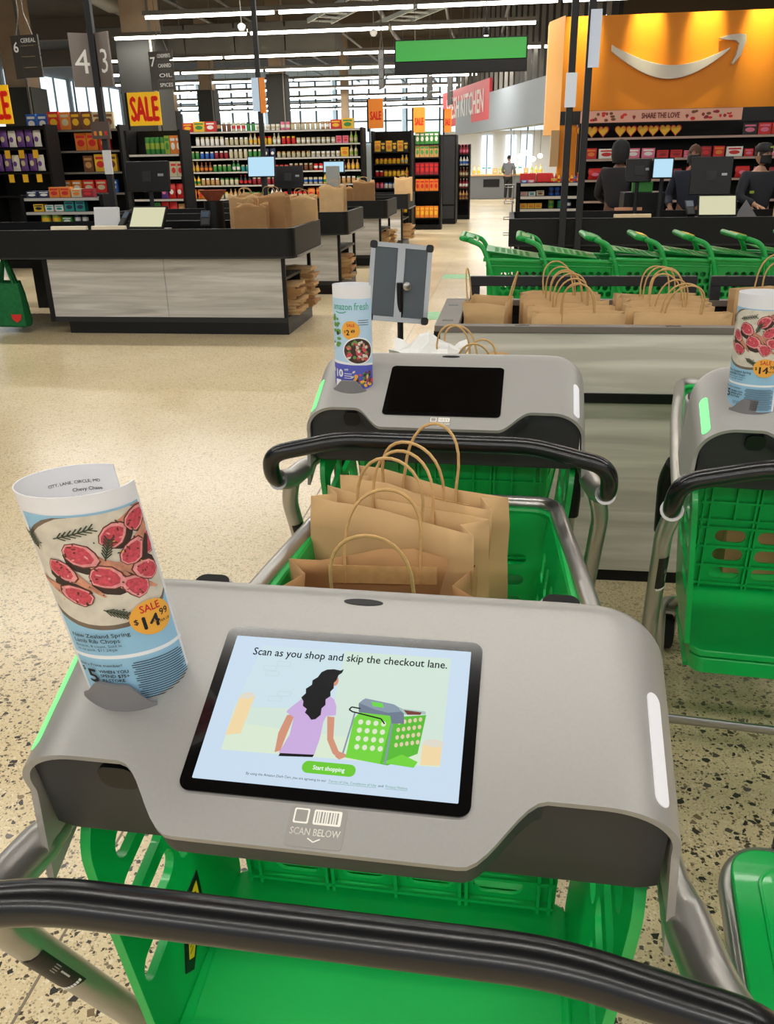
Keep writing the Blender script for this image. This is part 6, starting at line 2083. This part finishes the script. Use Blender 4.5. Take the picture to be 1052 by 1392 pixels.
def person(label, loc, rz, scale, shirt, trousers, skinc, hairc, arms, mask=False, cap=False, hood=False, long_hair=False, head_turn=0.0):
    P = thing('person', label, 'person', loc, rz)
    P.scale = (scale,) * 3
    ms, mt, mk, mh = mat('cloth_%d_%d_%d' % shirt, shirt, 0.85, var=0.08, scale=20), mat('cloth_%d_%d_%d' % trousers, trousers, 0.85, var=0.06, scale=20), mat('skin_%d_%d_%d' % skinc, skinc, 0.55), mat('hair_%d_%d_%d' % hairc, hairc, 0.7, var=0.2, scale=60)
    # joints of a 1.75 m figure facing -y
    hip, waist, chest, neck0, neck1 = (0, 0, 0.95), (0, 0, 1.10), (0, 0.01, 1.34), (0, 0.01, 1.46), (0, -0.005, 1.54)
    V = [hip, waist, chest, neck0, neck1]
    E = [(0, 1), (1, 2), (2, 3), (3, 4)]
    R = [(0.165, 0.115), (0.145, 0.10), (0.175, 0.115), (0.075, 0.07), 0.055]

    def chain(start, pts, rs):
        p = start
        for q, r in zip(pts, rs):
            V.append(q)
            R.append(r)
            E.append((p, len(V) - 1))
            p = len(V) - 1
        return p
    hands = []
    for sg, (el, wr) in zip((-1, 1), arms):
        e = chain(2, [(sg * 0.19, 0.01, 1.41), el, wr], [0.062, 0.045, 0.032])
        hands.append((e, Vector(wr), (Vector(wr) - Vector(el)).normalized()))
    for sg in (-1, 1):
        chain(0, [(sg * 0.095, 0, 0.88), (sg * 0.10, -0.02, 0.49), (sg * 0.105, 0.02, 0.10), (sg * 0.11, -0.12, 0.035)], [0.095, 0.062, 0.043, 0.035])
    skin_mesh('body', V, E, R, mk, P)
    # shirt over torso and arms
    V2, E2, R2 = [hip, waist, chest, (0, 0.01, 1.45)], [(0, 1), (1, 2), (2, 3)], [(0.18, 0.13), (0.165, 0.118), (0.195, 0.132), (0.09, 0.085)]
    for sg, (el, wr) in zip((-1, 1), arms):
        b = len(V2)
        wv = Vector(el) * 0.06 + Vector(wr) * 0.94
        V2 += [(sg * 0.19, 0.01, 1.415), el, tuple(wv)]
        R2 += [0.078, 0.058, 0.045]
        E2 += [(2, b), (b, b + 1), (b + 1, b + 2)]
    skin_mesh('shirt', V2, E2, R2, ms, P)
    V3, E3, R3 = [(0, 0, 0.96)], [], [(0.17, 0.125)]
    for sg in (-1, 1):
        b = len(V3)
        V3 += [(sg * 0.095, 0, 0.87), (sg * 0.10, -0.02, 0.49), (sg * 0.105, 0.02, 0.09)]
        R3 += [0.108, 0.077, 0.062]
        E3 += [(0, b), (b, b + 1), (b + 1, b + 2)]
    skin_mesh('trousers', V3, E3, R3, mt, P)
    # hands with five fingers
    for e, w, d in hands:
        up = Vector((0, 0, 1)) if abs(d.z) < 0.8 else Vector((0, -1, 0))
        sd = d.cross(up).normalized()
        hv = [tuple(w - d * 0.02), tuple(w + d * 0.05), tuple(w + d * 0.085)]
        he = [(0, 1), (1, 2)]
        hr = [0.026, (0.036, 0.018), (0.036, 0.016)]
        for k in range(4):
            o = (k - 1.5) * 0.018
            L = (0.055, 0.066, 0.07, 0.06)[k]
            b = len(hv)
            hv += [tuple(w + d * 0.1 + sd * o), tuple(w + d * (0.1 + L * 0.55) + sd * o - up * 0.012), tuple(w + d * (0.1 + L * 0.8) + sd * o - up * 0.034)]
            he += [(2, b), (b, b + 1), (b + 1, b + 2)]
            hr += [0.0095, 0.0088, 0.0075]
        b = len(hv)
        hv += [tuple(w + d * 0.045 + sd * 0.04 - up * 0.008), tuple(w + d * 0.085 + sd * 0.055 - up * 0.02)]
        he += [(1, b), (b, b + 1)]
        hr += [0.011, 0.009]
        skin_mesh('hand', hv, he, hr, mk, P, sub=1)
    # head
    H = link('head', None, P)
    H.location = (0, -0.01, 1.54)
    H.rotation_euler = (0, 0, head_turn)
    prof = []
    hd = MB()
    Vh, Fh = [], []
    nr, ns = 14, 20
    for j in range(nr + 1):
        ph = pi * j / nr
        z = 0.11 - 0.118 * math.cos(ph)
        r = math.sin(ph)
        for k in range(ns):
            a = 2 * pi * k / ns
            x = 0.076 * r * math.cos(a)
            y = 0.096 * r * math.sin(a)
            if z < 0.08:
                x *= 0.80 + 0.2 * max(0, z) / 0.08
                y *= 0.86 + 0.14 * max(0, z) / 0.08
            if y < 0 and abs(x) < 0.02 and 0.06 < z < 0.125:
                y -= 0.020 * (1 - abs(x) / 0.02) * (1 - (z - 0.06) / 0.065)
            if y < 0 and 0.125 < z < 0.15 and 0.015 < abs(x) < 0.05:
                y += 0.008
            Vh.append((x, y, z))
    for j in range(nr):
        for k in range(ns):
            l = (k + 1) % ns
            Fh.append((j * ns + k, j * ns + l, (j + 1) * ns + l, (j + 1) * ns + k))
    hd.add(Vh, Fh).build('face', mk, H, True)
    for sg in (-1, 1):
        MB().lathe([(0.004, -0.03), (0.014, -0.015), (0.016, 0.01), (0.006, 0.03)], 10, c=(sg * 0.078, 0.005, 0.11), sx=0.5).build('ear', mk, H, True)
        MB().lathe([(0.002, -0.007), (0.009, -0.003), (0.009, 0.003), (0.002, 0.007)], 10, c=(sg * 0.032, -0.083, 0.125), sy=0.6).build('eye', mat('eye_dark', (24, 18, 16), 0.3), H, True)
        MB().box(sg * 0.032 - 0.016, sg * 0.032 + 0.016, -0.094, -0.084, 0.142, 0.149).build('eyebrow', mh, H)
    if not mask:
        MB().prism(ell(0, 0.048, 0.022, 0.006, 12), lambda u, v, w: (u, -0.084 + w, v), -0.006, 0.006).build('mouth', mat('lips', (160, 90, 84), 0.5), H)
    if mask:
        Vm, Fm = [], []
        for j in range(7):
            z = 0.012 + 0.096 * j / 6
            for k in range(13):
                a = rad(-165 + 150 * k / 12)
                bul = 1.10 + 0.12 * math.exp(-((a + pi / 2) / 0.45) ** 2) * (1 - abs(j / 6 - 0.6))
                Vm.append((0.074 * bul * math.cos(a), 0.094 * bul * math.sin(a), z))
        for j in range(6):
            for k in range(12):
                Fm.append((j * 13 + k, j * 13 + k + 1, (j + 1) * 13 + k + 1, (j + 1) * 13 + k))
        o = MB().add(Vm, Fm).build('face_mask', M_RUBBER, H, True)
        o.modifiers.new('cloth', 'SOLIDIFY').thickness = 0.004
    # hair cap over the skull
    Vc, Fc = [], []
    for j in range(9):
        ph = (pi / 2 + 0.25) * j / 8
        for k in range(ns):
            a = 2 * pi * k / ns
            drop = 0.0
            back = 0.5 + 0.5 * math.sin(a)
            z = 0.125 + 0.118 * math.cos(ph)
            low = 0.155 - 0.10 * back ** 0.7
            if z < low:
                z = low
            r = math.sqrt(max(0.0, 1 - ((z - 0.11) / 0.122) ** 2))
            Vc.append((0.083 * r * math.cos(a) * (1.0), 0.004 + 0.103 * r * math.sin(a), z + (0.004 if j == 0 else 0)))
    for j in range(8):
        for k in range(ns):
            l = (k + 1) % ns
            Fc.append((j * ns + k, j * ns + l, (j + 1) * ns + l, (j + 1) * ns + k))
    MB().add(Vc, Fc).build('hair', mh, H, True)
    if long_hair:
        skin_mesh('long_hair', [(0, 0.06, 0.14), (0, 0.085, 0.03), (0, 0.085, -0.1)], [(0, 1), (1, 2)], [0.075, 0.085, 0.05], mh, H)
    if cap:
        cp = MB()
        cp.lathe([(0.086, 0.15), (0.09, 0.17), (0.084, 0.205), (0.06, 0.236), (0.02, 0.246)], 20, sy=1.22)
        c_ = cp.build('cap', M_RUBBER, H, True)
        MB().prism([(0.08 * math.cos(rad(a)), 0.115 * math.sin(rad(a))) for a in range(190, 351, 10)] + [(0.07, -0.155), (0.03, -0.178), (-0.03, -0.178), (-0.07, -0.155)][:], XYZ, 0.152, 0.16).build('peak', M_RUBBER, c_)
        MB().prism(rrect(0.05, 0.02, 0.006, 0, 0.192), lambda u, v, w: (u, -0.108 + w, v), -0.004, 0.004).build('cap_badge', pm(LIM), c_)
    if hood:
        hb = MB()
        hb.lathe([(0.085, -0.02), (0.105, 0.05), (0.108, 0.14), (0.09, 0.205), (0.05, 0.24), (0.01, 0.25)], 18, c=(0, 0.025, 0), sy=1.1)
        hb.build('hood', ms, H, True)
    return P


cash = person('cashier in black shirt, black cap and black mask bagging at the right checkout', (2.84, 10.86, 0), rad(22), 0.945, (30, 33, 40), (30, 30, 34), (196, 150, 122), (24, 20, 18),
              [((-0.30, -0.06, 1.18), (-0.20, -0.26, 1.10)), ((0.30, -0.06, 1.18), (0.12, -0.28, 1.16))], mask=True, cap=True, head_turn=rad(14))
for k, (u, z) in enumerate(((-0.205, 1.24), (0.20, 1.27))):
    MB().prism(rrect(0.05, 0.03, 0.006, 0, 0), lambda a, b, w: (u + a, -0.165 + w, z + b), -0.01, 0.01).build('shirt_badge', pm(LIM), cash)
person('person in a dark hood and grey vest behind the right checkout', (1.33, 11.35, 0), rad(150), 0.985, (40, 38, 40), (30, 30, 34), (120, 84, 66), (20, 18, 18),
       [((-0.27, 0.0, 1.15), (-0.20, -0.2, 1.05)), ((0.27, 0.0, 1.15), (0.20, -0.2, 1.05))], mask=True, hood=True)
person('person with brown hair half hidden behind the big black monitor', (2.18, 11.3, 0), rad(-20), 0.955, (34, 38, 52), (30, 30, 34), (150, 106, 84), (84, 52, 36),
       [((-0.27, 0.0, 1.15), (-0.20, -0.2, 1.05)), ((0.27, 0.0, 1.15), (0.20, -0.2, 1.05))], mask=True, long_hair=True)
person('distant person in grey top and black trousers by the serving counter', (-0.02, 38.3, 0), rad(160), 1.0, (112, 116, 122), (30, 30, 32), (170, 130, 106), (40, 32, 28),
       [((-0.27, 0.02, 1.15), (-0.22, -0.2, 1.05)), ((0.27, 0.02, 1.15), (0.22, -0.2, 1.05))])
sh_ = MB().prism([(0, 0), (0.26, 0.02), (0.1, 0.24), (0.03, 0.12)], lambda u, v, w: (u, w + 0.1 * v, v), 0, 0.006).build('grey_sheet', mat('sheet_grey', (120, 120, 124), 0.6), None)
sh_.location = (2.5, 10.33, 0.865)
tag(sh_, 'grey folded sheet the masked cashier is handling', 'sheet')
make_bag('brown paper bag at the right picture edge by the masked cashier', (2.95, 9.9, 0.862), rad(10), 0.3, 0.18, 0.34, M_KRAFT, 0.2, 300, group='bags on the checkout counters', sag=0.02, hh=0.06)
